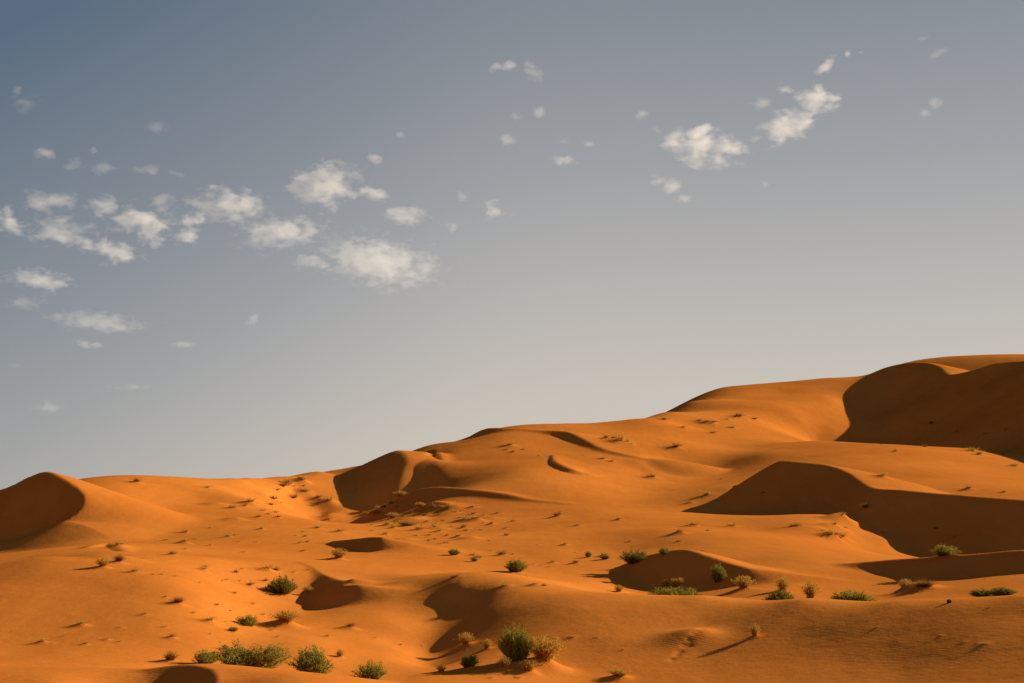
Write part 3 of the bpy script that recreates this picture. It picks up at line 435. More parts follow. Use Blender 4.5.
 (42.14, 308.28, 3.77, 1.75, 0.23, "third tiny tuft from the left, at the left end of the large shaded face", "tiny dry tufts at the left end of the large shaded face"),
 (55.10, 376.14, 1.09, 0.51, 0.14, "fourth tiny tuft from the left, at the left end of the large shaded face", "tiny dry tufts at the left end of the large shaded face"),
 (45.90, 295.51, 1.43, 0.80, 0.27, "fifth tiny tuft from the left, at the left end of the large shaded face", "tiny dry tufts at the left end of the large shaded face"),
 (94.63, 594.15, 7.30, 2.03, 0.58, "sixth tiny tuft from the left, at the left end of the large shaded face", "tiny dry tufts at the left end of the large shaded face"),
 (45.21, 275.46, 0.53, 0.26, 0.06, "seventh tiny tuft from the left, at the left end of the large shaded face", "tiny dry tufts at the left end of the large shaded face"),
 (102.36, 597.98, 3.43, 1.58, 0.45, "rightmost tiny dry tuft, at the left end of the large shaded face", "tiny dry tufts at the left end of the large shaded face"),
 (26.92, 212.46, 2.21, 0.89, 0.44, "leftmost tiny dry tuft, on the wide slope below the large shaded face", "tiny dry tufts on the wide slope below the large shaded face"),
 (26.60, 195.21, 0.85, 0.38, 0.05, "second tiny tuft from the left, on the wide slope below the large shaded face", "tiny dry tufts on the wide slope below the large shaded face"),
 (33.42, 217.50, 2.11, 0.68, 0.27, "third tiny tuft from the left, on the wide slope below the large shaded face", "tiny dry tufts on the wide slope below the large shaded face"),
 (41.98, 213.22, 2.44, 0.76, 0.12, "rightmost tiny dry tuft, on the wide slope below the large shaded face", "tiny dry tufts on the wide slope below the large shaded face"),
 (21.73, 162.86, 0.62, 0.20, 0.04, "single tiny dry tuft on the low crest right of the hummock", "tiny dry tufts on the low crest right of the hummock"),
 (58.51, 543.43, 5.25, 2.27, 0.77, "leftmost tiny dry tuft, at the foot of the high right dune's left slope", "tiny dry tufts at the foot of the high right dune's left slope"),
 (63.52, 525.91, 3.02, 0.90, 0.53, "second tiny tuft from the left, at the foot of the high right dune's left slope", "tiny dry tufts at the foot of the high right dune's left slope"),
 (74.89, 566.13, 3.41, 1.28, 0.42, "third tiny tuft from the left, at the foot of the high right dune's left slope", "tiny dry tufts at the foot of the high right dune's left slope"),
 (77.65, 564.55, 4.67, 1.45, 0.65, "fourth tiny tuft from the left, at the foot of the high right dune's left slope", "tiny dry tufts at the foot of the high right dune's left slope"),
 (80.08, 564.21, 3.18, 0.95, 0.64, "fifth tiny tuft from the left, at the foot of the high right dune's left slope", "tiny dry tufts at the foot of the high right dune's left slope"),
 (79.34, 557.16, 1.37, 0.55, 0.29, "sixth tiny tuft from the left, at the foot of the high right dune's left slope", "tiny dry tufts at the foot of the high right dune's left slope"),
 (88.17, 581.34, 2.74, 1.11, 0.25, "seventh tiny tuft from the left, at the foot of the high right dune's left slope", "tiny dry tufts at the foot of the high right dune's left slope"),
 (86.20, 556.14, 3.12, 1.55, 0.34, "rightmost tiny dry tuft, at the foot of the high right dune's left slope", "tiny dry tufts at the foot of the high right dune's left slope"),
 (49.76, 283.08, 1.11, 0.40, 0.13, "leftmost tiny dry tuft, inside or beside the large shaded face", "tiny dry tufts inside or beside the large shaded face"),
 (52.66, 267.11, 0.73, 0.22, 0.19, "second tiny tuft from the left, inside or beside the large shaded face", "tiny dry tufts inside or beside the large shaded face"),
 (60.37, 244.14, 2.18, 1.25, 0.45, "third tiny tuft from the left, inside or beside the large shaded face", "tiny dry tufts inside or beside the large shaded face"),
 (70.38, 271.34, 2.38, 0.96, 0.52, "rightmost tiny dry tuft, inside or beside the large shaded face", "tiny dry tufts inside or beside the large shaded face"),
 (91.41, 286.05, 2.19, 0.89, 0.49, "leftmost tiny dry tuft, on the lit strip above the lower right shade", "tiny dry tufts on the lit strip above the lower right shade"),
 (95.61, 277.47, 1.30, 0.64, 0.30, "rightmost tiny dry tuft, on the lit strip above the lower right shade", "tiny dry tufts on the lit strip above the lower right shade"),
 (116.45, 449.64, 1.28, 0.45, 0.16, "leftmost tiny dry tuft, along the shade edge of the right dune", "tiny dry tufts along the shade edge of the right dune"),
 (111.74, 415.19, 1.85, 1.06, 0.31, "second tiny tuft from the left, along the shade edge of the right dune", "tiny dry tufts along the shade edge of the right dune"),
 (130.94, 451.73, 2.15, 1.21, 0.18, "third tiny tuft from the left, along the shade edge of the right dune", "tiny dry tufts along the shade edge of the right dune"),
 (145.44, 450.38, 4.32, 1.74, 0.61, "fourth tiny tuft from the left, along the shade edge of the right dune", "tiny dry tufts along the shade edge of the right dune"),
 (174.63, 538.71, 2.97, 1.29, 0.29, "fifth tiny tuft from the left, along the shade edge of the right dune", "tiny dry tufts along the shade edge of the right dune"),
 (142.28, 433.06, 3.21, 1.82, 0.52, "sixth tiny tuft from the left, along the shade edge of the right dune", "tiny dry tufts along the shade edge of the right dune"),
 (155.15, 450.27, 1.88, 1.01, 0.49, "seventh tiny tuft from the left, along the shade edge of the right dune", "tiny dry tufts along the shade edge of the right dune"),
 (138.44, 393.04, 3.41, 1.30, 0.28, "rightmost tiny dry tuft, along the shade edge of the right dune", "tiny dry tufts along the shade edge of the right dune"),
 (184.27, 624.68, 3.67, 1.64, 0.60, "leftmost tiny dry tuft, high on the shaded side of the right dune", "tiny dry tufts high on the shaded side of the right dune"),
 (182.83, 583.81, 3.37, 1.82, 0.21, "second tiny tuft from the left, high on the shaded side of the right dune", "tiny dry tufts high on the shaded side of the right dune"),
 (182.47, 548.71, 3.17, 0.88, 0.85, "third tiny tuft from the left, high on the shaded side of the right dune", "tiny dry tufts high on the shaded side of the right dune"),
 (185.94, 534.92, 2.91, 1.53, 0.36, "rightmost tiny dry tuft, high on the shaded side of the right dune", "tiny dry tufts high on the shaded side of the right dune"),
 (57.01, 239.61, 0.61, 0.26, 0.08, "leftmost tiny dry tuft, in the lower right shade", "tiny dry tufts in the lower right shade"),
 (58.92, 228.26, 1.68, 0.55, 0.19, "second tiny tuft from the left, in the lower right shade", "tiny dry tufts in the lower right shade"),
 (65.47, 221.39, 1.01, 0.41, 0.19, "third tiny tuft from the left, in the lower right shade", "tiny dry tufts in the lower right shade"),
 (66.14, 214.74, 1.40, 0.49, 0.29, "rightmost tiny dry tuft, in the lower right shade", "tiny dry tufts in the lower right shade"),
 (45.47, 209.28, 0.93, 0.42, 0.16, "leftmost tiny dry tuft, on the rough patch left of the lower right shade", "tiny dry tufts on the rough patch left of the lower right shade"),
 (45.30, 204.34, 2.54, 1.22, 0.50, "second tiny tuft from the left, on the rough patch left of the lower right shade", "tiny dry tufts on the rough patch left of the lower right shade"),
 (46.14, 205.50, 2.25, 0.65, 0.45, "third tiny tuft from the left, on the rough patch left of the lower right shade", "tiny dry tufts on the rough patch left of the lower right shade"),
 (49.59, 220.12, 1.09, 0.51, 0.11, "fourth tiny tuft from the left, on the rough patch left of the lower right shade", "tiny dry tufts on the rough patch left of the lower right shade"),
 (47.20, 206.62, 1.01, 0.54, 0.06, "fifth tiny tuft from the left, on the rough patch left of the lower right shade", "tiny dry tufts on the rough patch left of the lower right shade"),
 (48.48, 210.45, 1.91, 1.04, 0.17, "sixth tiny tuft from the left, on the rough patch left of the lower right shade", "tiny dry tufts on the rough patch left of the lower right shade"),
 (53.97, 233.55, 1.54, 0.50, 0.39, "seventh tiny tuft from the left, on the rough patch left of the lower right shade", "tiny dry tufts on the rough patch left of the lower right shade"),
 (52.51, 225.32, 0.98, 0.46, 0.16, "rightmost tiny dry tuft, on the rough patch left of the lower right shade", "tiny dry tufts on the rough patch left of the lower right shade"),
 (-9.07, 80.99, 0.86, 0.33, 0.21, "leftmost tiny dry tuft, in the soft shaded hollow of the foreground", "tiny dry tufts in the soft shaded hollow of the foreground"),
 (-7.47, 78.96, 0.28, 0.15, 0.04, "second tiny tuft from the left, in the soft shaded hollow of the foreground", "tiny dry tufts in the soft shaded hollow of the foreground"),
 (-6.11, 79.08, 0.29, 0.12, 0.04, "third tiny tuft from the left, in the soft shaded hollow of the foreground", "tiny dry tufts in the soft shaded hollow of the foreground"),
 (-4.96, 80.33, 0.17, 0.06, 0.04, "rightmost tiny dry tuft, in the soft shaded hollow of the foreground", "tiny dry tufts in the soft shaded hollow of the foreground"),
 (-12.63, 76.32, 0.38, 0.21, 0.11, "leftmost tiny dry tuft, just above the row of foreground shrubs", "tiny dry tufts just above the row of foreground shrubs"),
 (-11.62, 71.73, 0.23, 0.13, 0.04, "second tiny tuft from the left, just above the row of foreground shrubs", "tiny dry tufts just above the row of foreground shrubs"),
 (-9.68, 75.94, 0.37, 0.15, 0.07, "rightmost tiny dry tuft, just above the row of foreground shrubs", "tiny dry tufts just above the row of foreground shrubs"),
 (-0.90, 63.31, 0.29, 0.11, 0.05, "leftmost tiny dry tuft, on the foreground slope right of the tallest shrub", "tiny dry tufts on the foreground slope right of the tallest shrub"),
 (0.19, 63.71, 0.43, 0.12, 0.02, "second tiny tuft from the left, on the foreground slope right of the tallest shrub", "tiny dry tufts on the foreground slope right of the tallest shrub"),
 (2.17, 72.93, 0.30, 0.11, 0.04, "third tiny tuft from the left, on the foreground slope right of the tallest shrub", "tiny dry tufts on the foreground slope right of the tallest shrub"),
 (3.05, 72.90, 0.48, 0.18, 0.05, "fourth tiny tuft from the left, on the foreground slope right of the tallest shrub", "tiny dry tufts on the foreground slope right of the tallest shrub"),
 (4.28, 72.54, 0.23, 0.10, 0.02, "fifth tiny tuft from the left, on the foreground slope right of the tallest shrub", "tiny dry tufts on the foreground slope right of the tallest shrub"),
 (5.35, 70.22, 0.26, 0.08, 0.02, "sixth tiny tuft from the left, on the foreground slope right of the tallest shrub", "tiny dry tufts on the foreground slope right of the tallest shrub"),
 (8.58, 69.90, 0.17, 0.06, 0.01, "rightmost tiny dry tuft, on the foreground slope right of the tallest shrub", "tiny dry tufts on the foreground slope right of the tallest shrub"),
 (16.81, 66.59, 0.34, 0.09, 0.02, "leftmost tiny dry tuft, on the foreground slope at far right", "tiny dry tufts on the foreground slope at far right"),
 (18.02, 62.65, 0.20, 0.07, 0.01, "second tiny tuft from the left, on the foreground slope at far right", "tiny dry tufts on the foreground slope at far right"),
 (18.67, 62.89, 0.21, 0.09, 0.03, "third tiny tuft from the left, on the foreground slope at far right", "tiny dry tufts on the foreground slope at far right"),
 (19.11, 61.20, 0.26, 0.06, 0.03, "fourth tiny tuft from the left, on the foreground slope at far right", "tiny dry tufts on the foreground slope at far right"),
 (19.45, 60.53, 0.18, 0.07, 0.02, "fifth tiny tuft from the left, on the foreground slope at far right", "tiny dry tufts on the foreground slope at far right"),
 (19.64, 60.19, 0.50, 0.21, 0.04, "sixth tiny tuft from the left, on the foreground slope at far right", "tiny dry tufts on the foreground slope at far right"),
 (21.56, 65.21, 0.23, 0.08, 0.02, "rightmost tiny dry tuft, on the foreground slope at far right", "tiny dry tufts on the foreground slope at far right"),
 (-37.28, 365.78, 1.69, 0.65, 0.36, "leftmost tiny dry tuft, in the tufted band under the dark central slope", "tiny dry tufts in the tufted band under the dark central slope"),
 (-25.80, 264.26, 0.87, 0.48, 0.18, "second tiny tuft from the left, in the tufted band under the dark central slope", "tiny dry tufts in the tufted band under the dark central slope"),
 (-30.76, 331.20, 2.10, 0.93, 0.29, "third tiny tuft from the left, in the tufted band under the dark central slope", "tiny dry tufts in the tufted band under the dark central slope"),
 (-28.99, 324.47, 2.67, 1.29, 0.15, "fourth tiny tuft from the left, in the tufted band under the dark central slope", "tiny dry tufts in the tufted band under the dark central slope"),
 (-21.75, 251.61, 2.10, 1.16, 0.43, "fifth tiny tuft from the left, in the tufted band under the dark central slope", "tiny dry tufts in the tufted band under the dark central slope"),
 (-27.78, 328.69, 2.46, 0.86, 0.21, "sixth tiny tuft from the left, in the tufted band under the dark central slope", "tiny dry tufts in the tufted band under the dark central slope"),
 (-19.86, 241.41, 1.61, 0.90, 0.31, "seventh tiny tuft from the left, in the tufted band under the dark central slope", "tiny dry tufts in the tufted band under the dark central slope"),
 (-26.14, 322.67, 1.64, 0.63, 0.17, "eighth tiny tuft from the left, in the tufted band under the dark central slope", "tiny dry tufts in the tufted band under the dark central slope"),
 (-22.35, 283.56, 1.33, 0.46, 0.10, "ninth tiny tuft from the left, in the tufted band under the dark central slope", "tiny dry tufts in the tufted band under the dark central slope"),
 (-22.87, 300.69, 1.25, 0.37, 0.13, "rightmost tiny dry tuft, in the tufted band under the dark central slope", "tiny dry tufts in the tufted band under the dark central slope"),
]
FOOTPRINTS = [(9.43, 71.89), (9.18, 71.47), (8.95, 71.20), (8.63, 70.64), (8.60, 70.04), (8.32, 70.08), (8.04, 69.37), (7.84, 68.96), (7.53, 68.27)]
HUMMOCKS = [(-20.32, 280.17, 2.20, 0.70), (-28.77, 324.49, 1.80, 0.50), (-26.47, 324.00, 1.60, 0.45), (-17.16, 299.81, 1.60, 0.40), (-30.94, 323.61, 1.60, 0.40), (-18.22, 283.86, 1.50, 0.50), (-13.57, 290.12, 1.60, 0.45), (-9.37, 268.70, 1.40, 0.40), (-12.27, 237.89, 1.50, 0.40), (-5.97, 204.04, 1.20, 0.35), (-15.62, 209.60, 1.20, 0.30), (-11.87, 298.19, 1.50, 0.40), (-4.15, 270.52, 1.60, 0.40), (-56.36, 271.62, 1.60, 0.40), (-47.03, 243.34, 1.40, 0.40), (53.93, 233.56, 2.20, 0.80), (49.28, 220.18, 1.80, 0.50), (-26.31, 96.04, 1.20, 0.25), (31.35, 111.39, 1.30, 0.50), (-12.45, 79.69, 0.70, 0.12), (1.52, 66.69, 0.70, 0.18), ]

SWELLS = [(8.91, 71.66, 1.25, .44)]
STONES = [(20.53, 67.83, 0.25, 0.20, "small dark stone on the foreground ridge crest, below the brown grassy mound")]
CLOUDS = [
 (-3061, 8702, 2600, 189, 101, 0.338, 0.00, 0.35, "hazy puff near the top left, below a smaller one", "clouds of the left group"),
 (-3024, 8429, 2600, 85, 59, 0.344, 0.00, 0.30, "small faint puff above the hazy one near the top left", "clouds of the left group"),
 (-3342, 9908, 2600, 136, 76, 0.325, 0.00, 0.40, "small puff above the left cluster, nearest the left edge", "clouds of the left group"),
 (-3217, 10224, 2600, 186, 101, 0.305, -0.09, 0.35, "faint ragged patch above the left cluster, left of a tiny spot", "clouds of the left group"),
 (-3022, 10344, 2600, 218, 101, 0.284, 0.00, 0.30, "faint ragged patch above the left cluster, under a tiny spot", "clouds of the left group"),
 (-2968, 9852, 2600, 60, 52, 0.293, 0.00, 0.30, "tiny cloud spot above two faint patches at upper left", "clouds of the left group"),
 (-2380, 9231, 2600, 167, 69, 0.252, 0.00, 0.25, "isolated faint streak right of the top left puffs", "clouds of the left group"),
 (-2726, 10436, 2600, 203, 70, 0.255, 0.00, 0.40, "thin streak just above the left cluster, left of a slanted wisp", "clouds of the left group"),
 (-2545, 10498, 2600, 141, 39, 0.238, 0.21, 0.25, "slanted thin wisp right of a thin streak, above the left cluster", "clouds of the left group"),
 (-4417, 12235, 2600, 317, 224, 0.346, 0.00, 0.90, "bright rounded cloud cut by the left edge of the view", "clouds of the left group"),
 (-3807, 11485, 2600, 452, 157, 0.320, 0.00, 0.65, "long flat cloud at the top left of the left cluster", "clouds of the left group"),
 (-3377, 11597, 2600, 261, 174, 0.283, -0.35, 0.70, "slanting cloud joined above the bright oval of the left cluster", "clouds of the left group"),
 (-3245, 12278, 2600, 529, 255, 0.258, 0.09, 1.00, "bright oval cloud at the heart of the left cluster", "clouds of the left group"),
 (-2875, 11448, 2600, 238, 119, 0.246, -0.17, 0.40, "small fluffy cloud above the right end of the bright oval", "clouds of the left group"),
 (-4113, 12715, 2600, 555, 230, 0.313, 0.00, 0.75, "broad ragged cloud under the long flat one in the left cluster", "clouds of the left group"),
 (-3872, 13688, 2600, 447, 203, 0.276, 0.09, 0.85, "rounded cloud at the bottom of the left cluster", "clouds of the left group"),
 (-4007, 13282, 2600, 377, 99, 0.293, 0.09, 0.70, "short band linking the broad ragged cloud to the rounded bottom one", "clouds of the left group"),
 (-3356, 13184, 2600, 234, 117, 0.249, 0.00, 0.55, "small faint cloud directly below the bright oval", "clouds of the left group"),
 (-2991, 12946, 2600, 286, 152, 0.227, 0.14, 0.70, "cloud at the lower right corner of the bright oval", "clouds of the left group"),
 (-2363, 11597, 2600, 631, 239, 0.201, 0.00, 0.95, "wide bright cloud at the right end of the left cluster", "clouds of the left group"),
 (-2768, 12111, 2600, 250, 134, 0.225, -0.26, 0.75, "small cloud hooked under the left end of the wide bright one", "clouds of the left group"),
 (-5100, 15165, 2573, 661, 216, 0.324, 0.07, 0.80, "lone flat cloud below the left cluster near the left edge", "clouds of the left group"),
 (-5236, 15119, 2315, 455, 125, 0.333, -0.09, 0.35, "faint low band under the lone flat cloud at left", "clouds of the left group"),
 (-4511, 15351, 2141, 953, 193, 0.286, 0.07, 0.65, "longest flat streak low in the left sky", "clouds of the left group"),
 (-4623, 15318, 1895, 295, 102, 0.293, 0.09, 0.55, "small streak below the longest flat streak", "clouds of the left group"),
 (-3632, 15582, 1917, 295, 79, 0.229, -0.14, 0.30, "faint pinkish wisp right of the longest low streak", "clouds of the left group"),
 (-3857, 12070, 2600, 127, 73, 0.309, 0.00, 0.35, "tiny faint wisp on top of the broad ragged cloud", "clouds of the left group"),
 (-1455, 10886, 2600, 508, 317, 0.133, -0.17, 1.00, "bright compact cloud with a curled top, highest of the middle group", "clouds of the middle group"),
 (-2109, 12761, 2600, 742, 260, 0.164, -0.09, 0.95, "ragged bright cloud below left of the curled-top cloud", "clouds of the middle group"),
 (-1361, 14232, 2600, 1144, 429, 0.095, 0.14, 1.00, "largest cloud of the middle group, long and bright", "clouds of the middle group"),
 (-2031, 14232, 2600, 370, 164, 0.142, 0.00, 0.50, "faint patch at the left end of the largest middle cloud", "clouds of the middle group"),
 (-1084, 11266, 2600, 229, 147, 0.096, 0.44, 0.70, "small slanting cloud right of the curled-top cloud", "clouds of the middle group"),
 (-911, 11988, 2600, 363, 156, 0.076, 0.09, 0.65, "flat broken cloud between the curled-top cloud and two faint specks", "clouds of the middle group"),
 (-398, 11302, 2600, 131, 90, 0.035, 0.35, 0.40, "small dim cloud left of a rounder dim puff mid sky", "clouds of the middle group"),
 (-137, 11908, 2600, 223, 163, 0.011, 0.00, 0.60, "round dim puff, rightmost of the middle group", "clouds of the middle group"),
 (-535, 12449, 2600, 143, 98, 0.043, 0.00, 0.40, "faint speck just above the end of the largest middle cloud", "clouds of the middle group"),
 (-999, 10049, 2600, 117, 73, 0.099, 0.00, 0.40, "faint puff above the small slanting cloud mid sky", "clouds of the middle group"),
 (-747, 9404, 2600, 76, 55, 0.079, 0.00, 0.30, "faint speck highest over the middle group", "clouds of the middle group"),
 (-28, 9558, 2600, 111, 63, 0.003, 0.00, 0.35, "faint smudge in the centre sky, left of the tiny scraps", "clouds of the middle group"),
 (-98, 7947, 2600, 71, 41, 0.012, -0.35, 0.30, "left one of three thin scraps near the top centre", "scraps and clouds right of the centre"),
 (-17, 7929, 2600, 94, 47, 0.002, -0.35, 0.40, "middle one of three thin scraps near the top centre", "scraps and clouds right of the centre"),
 (105, 8058, 2600, 131, 113, -0.013, 0.00, 0.40, "right one of three thin scraps near the top centre, widest", "scraps and clouds right of the centre"),
 (26, 8994, 2600, 79, 59, -0.003, 0.00, 0.30, "tiny scrap below the three top centre scraps, left one", "scraps and clouds right of the centre"),
 (167, 8902, 2600, 104, 59, -0.019, 0.00, 0.30, "tiny scrap below the three top centre scraps, right one", "scraps and clouds right of the centre"),
 (354, 9610, 2600, 112, 56, -0.037, 0.00, 0.40, "tiny scrap left of the peach coloured streak in centre sky", "scraps and clouds right of the centre"),
 (381, 10165, 2600, 192, 81, -0.037, 0.00, 0.55, "small scrap directly above the peach coloured streak", "scraps and clouds right of the centre"),
 (552, 9690, 2600, 113, 42, -0.057, 0.00, 0.30, "peach coloured streak in the centre sky", "scraps and clouds right of the centre"),
 (843, 8902, 2600, 131, 59, -0.094, -0.26, 0.35, "thin scrap right of the peach coloured streak", "scraps and clouds right of the centre"),
 (1321, 9743, 2600, 501, 215, -0.135, 0.17, 1.00, "faint slanted wisp above left of the big right cloud", "scraps and clouds right of the centre"),
 (1249, 9354, 2600, 165, 96, -0.133, -0.35, 0.90, "big broken cloud right of centre, main body", "scraps and clouds right of the centre"),
 (1571, 9770, 2600, 187, 101, -0.159, -0.17, 0.60, "bright knob on top of the big broken cloud right of centre", "scraps and clouds right of the centre"),
 (1113, 10753, 2600, 172, 94, -0.103, 0.00, 0.40, "ragged right flank of the big broken cloud right of centre", "scraps and clouds right of the centre"),
 (1259, 10953, 2600, 175, 112, -0.114, 0.00, 0.40, "left shred hanging below the big broken cloud", "scraps and clouds right of the centre"),
 (1416, 11338, 2600, 181, 66, -0.124, -0.26, 0.35, "right shred hanging below the big broken cloud", "scraps and clouds right of the centre"),
 (1807, 7947, 2600, 168, 78, -0.224, -0.49, 0.90, "lowest thin shred under the big broken cloud", "scraps and clouds right of the centre"),
 (1914, 8638, 2600, 285, 162, -0.218, 0.26, 1.00, "bright slanted cloud, highest of the right group", "clouds of the right group"),
 (1820, 9231, 2600, 384, 178, -0.195, -0.31, 0.95, "bright triangular cloud in the right group", "clouds of the right group"),
 (1654, 8388, 2600, 107, 94, -0.195, -0.35, 0.60, "bright long cloud at the bottom left of the right group", "clouds of the right group"),
 (1889, 7734, 2600, 47, 35, -0.240, 0.00, 0.50, "small puff left of the slanted highest cloud at right", "clouds of the right group"),
 (1949, 7699, 2600, 47, 35, -0.248, 0.00, 0.40, "left one of two tiny spots beside the slanted highest cloud", "clouds of the right group"),
 (1577, 8681, 2600, 168, 65, -0.180, 0.09, 0.30, "right one of two tiny spots beside the slanted highest cloud", "clouds of the right group"),
 (1967, 10819, 2600, 87, 64, -0.180, 0.00, 0.35, "faint smear left of the triangular cloud", "clouds of the right group"),
 (2658, 8681, 2600, 133, 93, -0.297, 0.00, 0.30, "single tiny speck below the long cloud at right", "clouds of the right group"),
 (2646, 8902, 2600, 81, 61, -0.289, -0.35, 0.25, "faint round wisp near the right edge", "clouds of the right group"),
 (2402, 7716, 2600, 119, 48, -0.302, -0.52, 0.30, "faint scrap below left of the round wisp near the right edge", "clouds of the right group"),
 (2234, 7482, 2600, 93, 35, -0.290, -0.17, 0.30, "faint hooked wisp near the top right corner", "clouds of the right group"),
 (-4145, 15454, 1439, 429, 79, 0.262, 0.00, 0.30, "faint streak highest in the top right corner", "clouds of the right group"),
 (-4982, 15205, 1201, 406, 124, 0.317, 0.00, 0.30, "thin low streak above the left skyline", "clouds of the left group"),
 (-5267, 15108, 1643, 226, 68, 0.335, 0.00, 0.25, "lowest faint band at far left above the dunes", "clouds of the left group"),
 (-2926, 15730, 2228, 182, 102, 0.184, 0.00, 0.40, "faint short wisp at the left edge, over the lowest band", "clouds of the left group"),
]
SUN_POWER = 4.25; SUN_COLOR = (1.0, .88, .70)
SKY = (1.0, 1.0, 1.0, 700.0); SKY_STRENGTH = .05
DUST_SHARE = .9
# height over the horizon (sine) and light of the dusty air
DUST = [(0.000, (0.287, 0.254, 0.221)), (0.088, (0.285, 0.254, 0.223)), (0.163, (0.234, 0.218, 0.201)), (0.247, (0.169, 0.170, 0.170)), (0.345, (0.116, 0.125, 0.136)), (0.510, (0.048, 0.070, 0.098)), (1.000, (0.023, 0.037, 0.058))]
CLOUD_TAU = 1.2
EXPOSURE = .90

# =================================================================== scene
for o in list(bpy.data.objects): bpy.data.objects.remove(o)
scene = bpy.context.scene
col = scene.collection
rng = np.random.default_rng(11)

def tag(o, label=None, cat=None, group=None, kind=None):
    if label: o["label"] = label
    if cat: o["category"] = cat
    if group: o["group"] = group
    if kind: o["kind"] = kind
    return o

# ------------------------------------------------------------------ materials
def new_mat(name):
    m = bpy.data.materials.new(name); m.use_nodes = True
    nt = m.node_tree
    for n in list(nt.nodes): nt.nodes.remove(n)
    out = nt.nodes.new("ShaderNodeOutputMaterial")
    return m, nt, out
def node(nt, kind, **kw):
    n = nt.nodes.new(kind)
    for k, v in kw.items():
        if k in n.inputs.keys(): n.inputs[k].default_value = v
        else: setattr(n, k, v)
    return n
def ramp(nt, fac, stops):
    n = nt.nodes.new("ShaderNodeValToRGB")
    e = n.color_ramp.elements
    while len(e) < len(stops): e.new(.5)
    for k, (p, c) in enumerate(stops): e[k].position = p; e[k].color = (*c, 1)
    nt.links.new(fac, n.inputs[0]); return n

def sand_material():
    m, nt, out = new_mat("sand")
    L = nt.links.new
    geo = node(nt, "ShaderNodeNewGeometry")
    big = node(nt, "ShaderNodeTexNoise", Scale=.018, Detail=4.0, Roughness=.55); L(geo.outputs["Position"], big.inputs["Vector"])
    mp = node(nt, "ShaderNodeMapping"); mp.inputs["Rotation"].default_value = (0, 0, math.radians(35)); mp.inputs["Scale"].default_value = (.5, .06, .3)
    L(geo.outputs["Position"], mp.inputs["Vector"])
    streak = node(nt, "ShaderNodeTexNoise", Scale=1.0, Detail=5.0, Roughness=.6); L(mp.outputs[0], streak.inputs["Vector"])
    fine = node(nt, "ShaderNodeTexNoise", Scale=3.0, Detail=6.0, Roughness=.7); L(geo.outputs["Position"], fine.inputs["Vector"])
    a = node(nt, "ShaderNodeMath", operation='MULTIPLY_ADD'); L(streak.outputs[0], a.inputs[0]); a.inputs[1].default_value = .35; L(big.outputs[0], a.inputs[2])
    b = node(nt, "ShaderNodeMath", operation='MULTIPLY_ADD'); L(fine.outputs[0], b.inputs[0]); b.inputs[1].default_value = .30; L(a.outputs[0], b.inputs[2])
    c = ramp(nt, b.outputs[0], [(.55, SAND_A), (1.05, SAND_B)])
    bs = node(nt, "ShaderNodeBsdfDiffuse", Roughness=0.)
    L(c.outputs[0], bs.inputs["Color"])
    # wind ripples, a hand's breadth apart, and soft pocks
    mr = node(nt, "ShaderNodeMapping"); mr.inputs["Rotation"].default_value = (0, 0, math.radians(-52))
    L(geo.outputs["Position"], mr.inputs["Vector"])
    wv = node(nt, "ShaderNodeTexWave", Scale=1.6, Distortion=5.0, Detail=3.0); wv.inputs["Detail Scale"].default_value = .35
    L(mr.outputs[0], wv.inputs["Vector"])
    b1 = node(nt, "ShaderNodeBump", Strength=.16, Distance=.02); L(wv.outputs[1], b1.inputs["Height"])
    pk = node(nt, "ShaderNodeTexNoise", Scale=.8, Detail=5.0, Roughness=.6); L(geo.outputs["Position"], pk.inputs["Vector"])
    b2 = node(nt, "ShaderNodeBump", Strength=.5, Distance=.10); L(pk.outputs[0], b2.inputs["Height"]); L(b1.outputs[0], b2.inputs["Normal"])
    L(b2.outputs[0], bs.inputs["Normal"]); L(bs.outputs[0], out.inputs[0])
    return m
SAND_A = (.475, .136, .019); SAND_B = (.64, .203, .032)

def leaf_material(name, dark, light, scale=1.2, trans=.35):
    m, nt, out = new_mat(name)
    L = nt.links.new
    geo = node(nt, "ShaderNodeNewGeometry")
    nz = node(nt, "ShaderNodeTexNoise", Scale=scale, Detail=2.0); L(geo.outputs["Position"], nz.inputs["Vector"])
    a = node(nt, "ShaderNodeMath", operation='MULTIPLY_ADD'); L(geo.outputs["Random Per Island"], a.inputs[0]); a.inputs[1].default_value = .6
    sb = node(nt, "ShaderNodeMath", operation='MULTIPLY'); L(nz.outputs[0], sb.inputs[0]); sb.inputs[1].default_value = .5
    L(sb.outputs[0], a.inputs[2])
    c = ramp(nt, a.outputs[0], [(.2, dark), (.75, light)])
    d = node(nt, "ShaderNodeBsdfDiffuse"); t = node(nt, "ShaderNodeBsdfTranslucent"); mx = node(nt, "ShaderNodeMixShader")
    mx.inputs[0].default_value = trans
    L(c.outputs[0], d.inputs[0]); L(c.outputs[0], t.inputs[0]); L(d.outputs[0], mx.inputs[1]); L(t.outputs[0], mx.inputs[2]); L(mx.outputs[0], out.inputs[0])
    return m
M_SAND = sand_material()
M_GREEN = leaf_material("shrub_leaves", (.16, .145, .020), (.37, .31, .048))
M_DARKGREEN = leaf_material("shrub_leaves_dark", (.115, .105, .016), (.27, .22, .035))
M_OLIVE = leaf_material("shrub_leaves_yellowish", (.19, .16, .022), (.42, .33, .055))
M_STEM = leaf_material("woody_stems", (.06, .035, .015), (.15, .09, .035), trans=0.)
M_STRAW = leaf_material("dry_straw", (.34, .17, .028), (.66, .39, .07))
M_BROWN = leaf_material("dry_brown_grass", (.14, .06, .016), (.34, .16, .04))

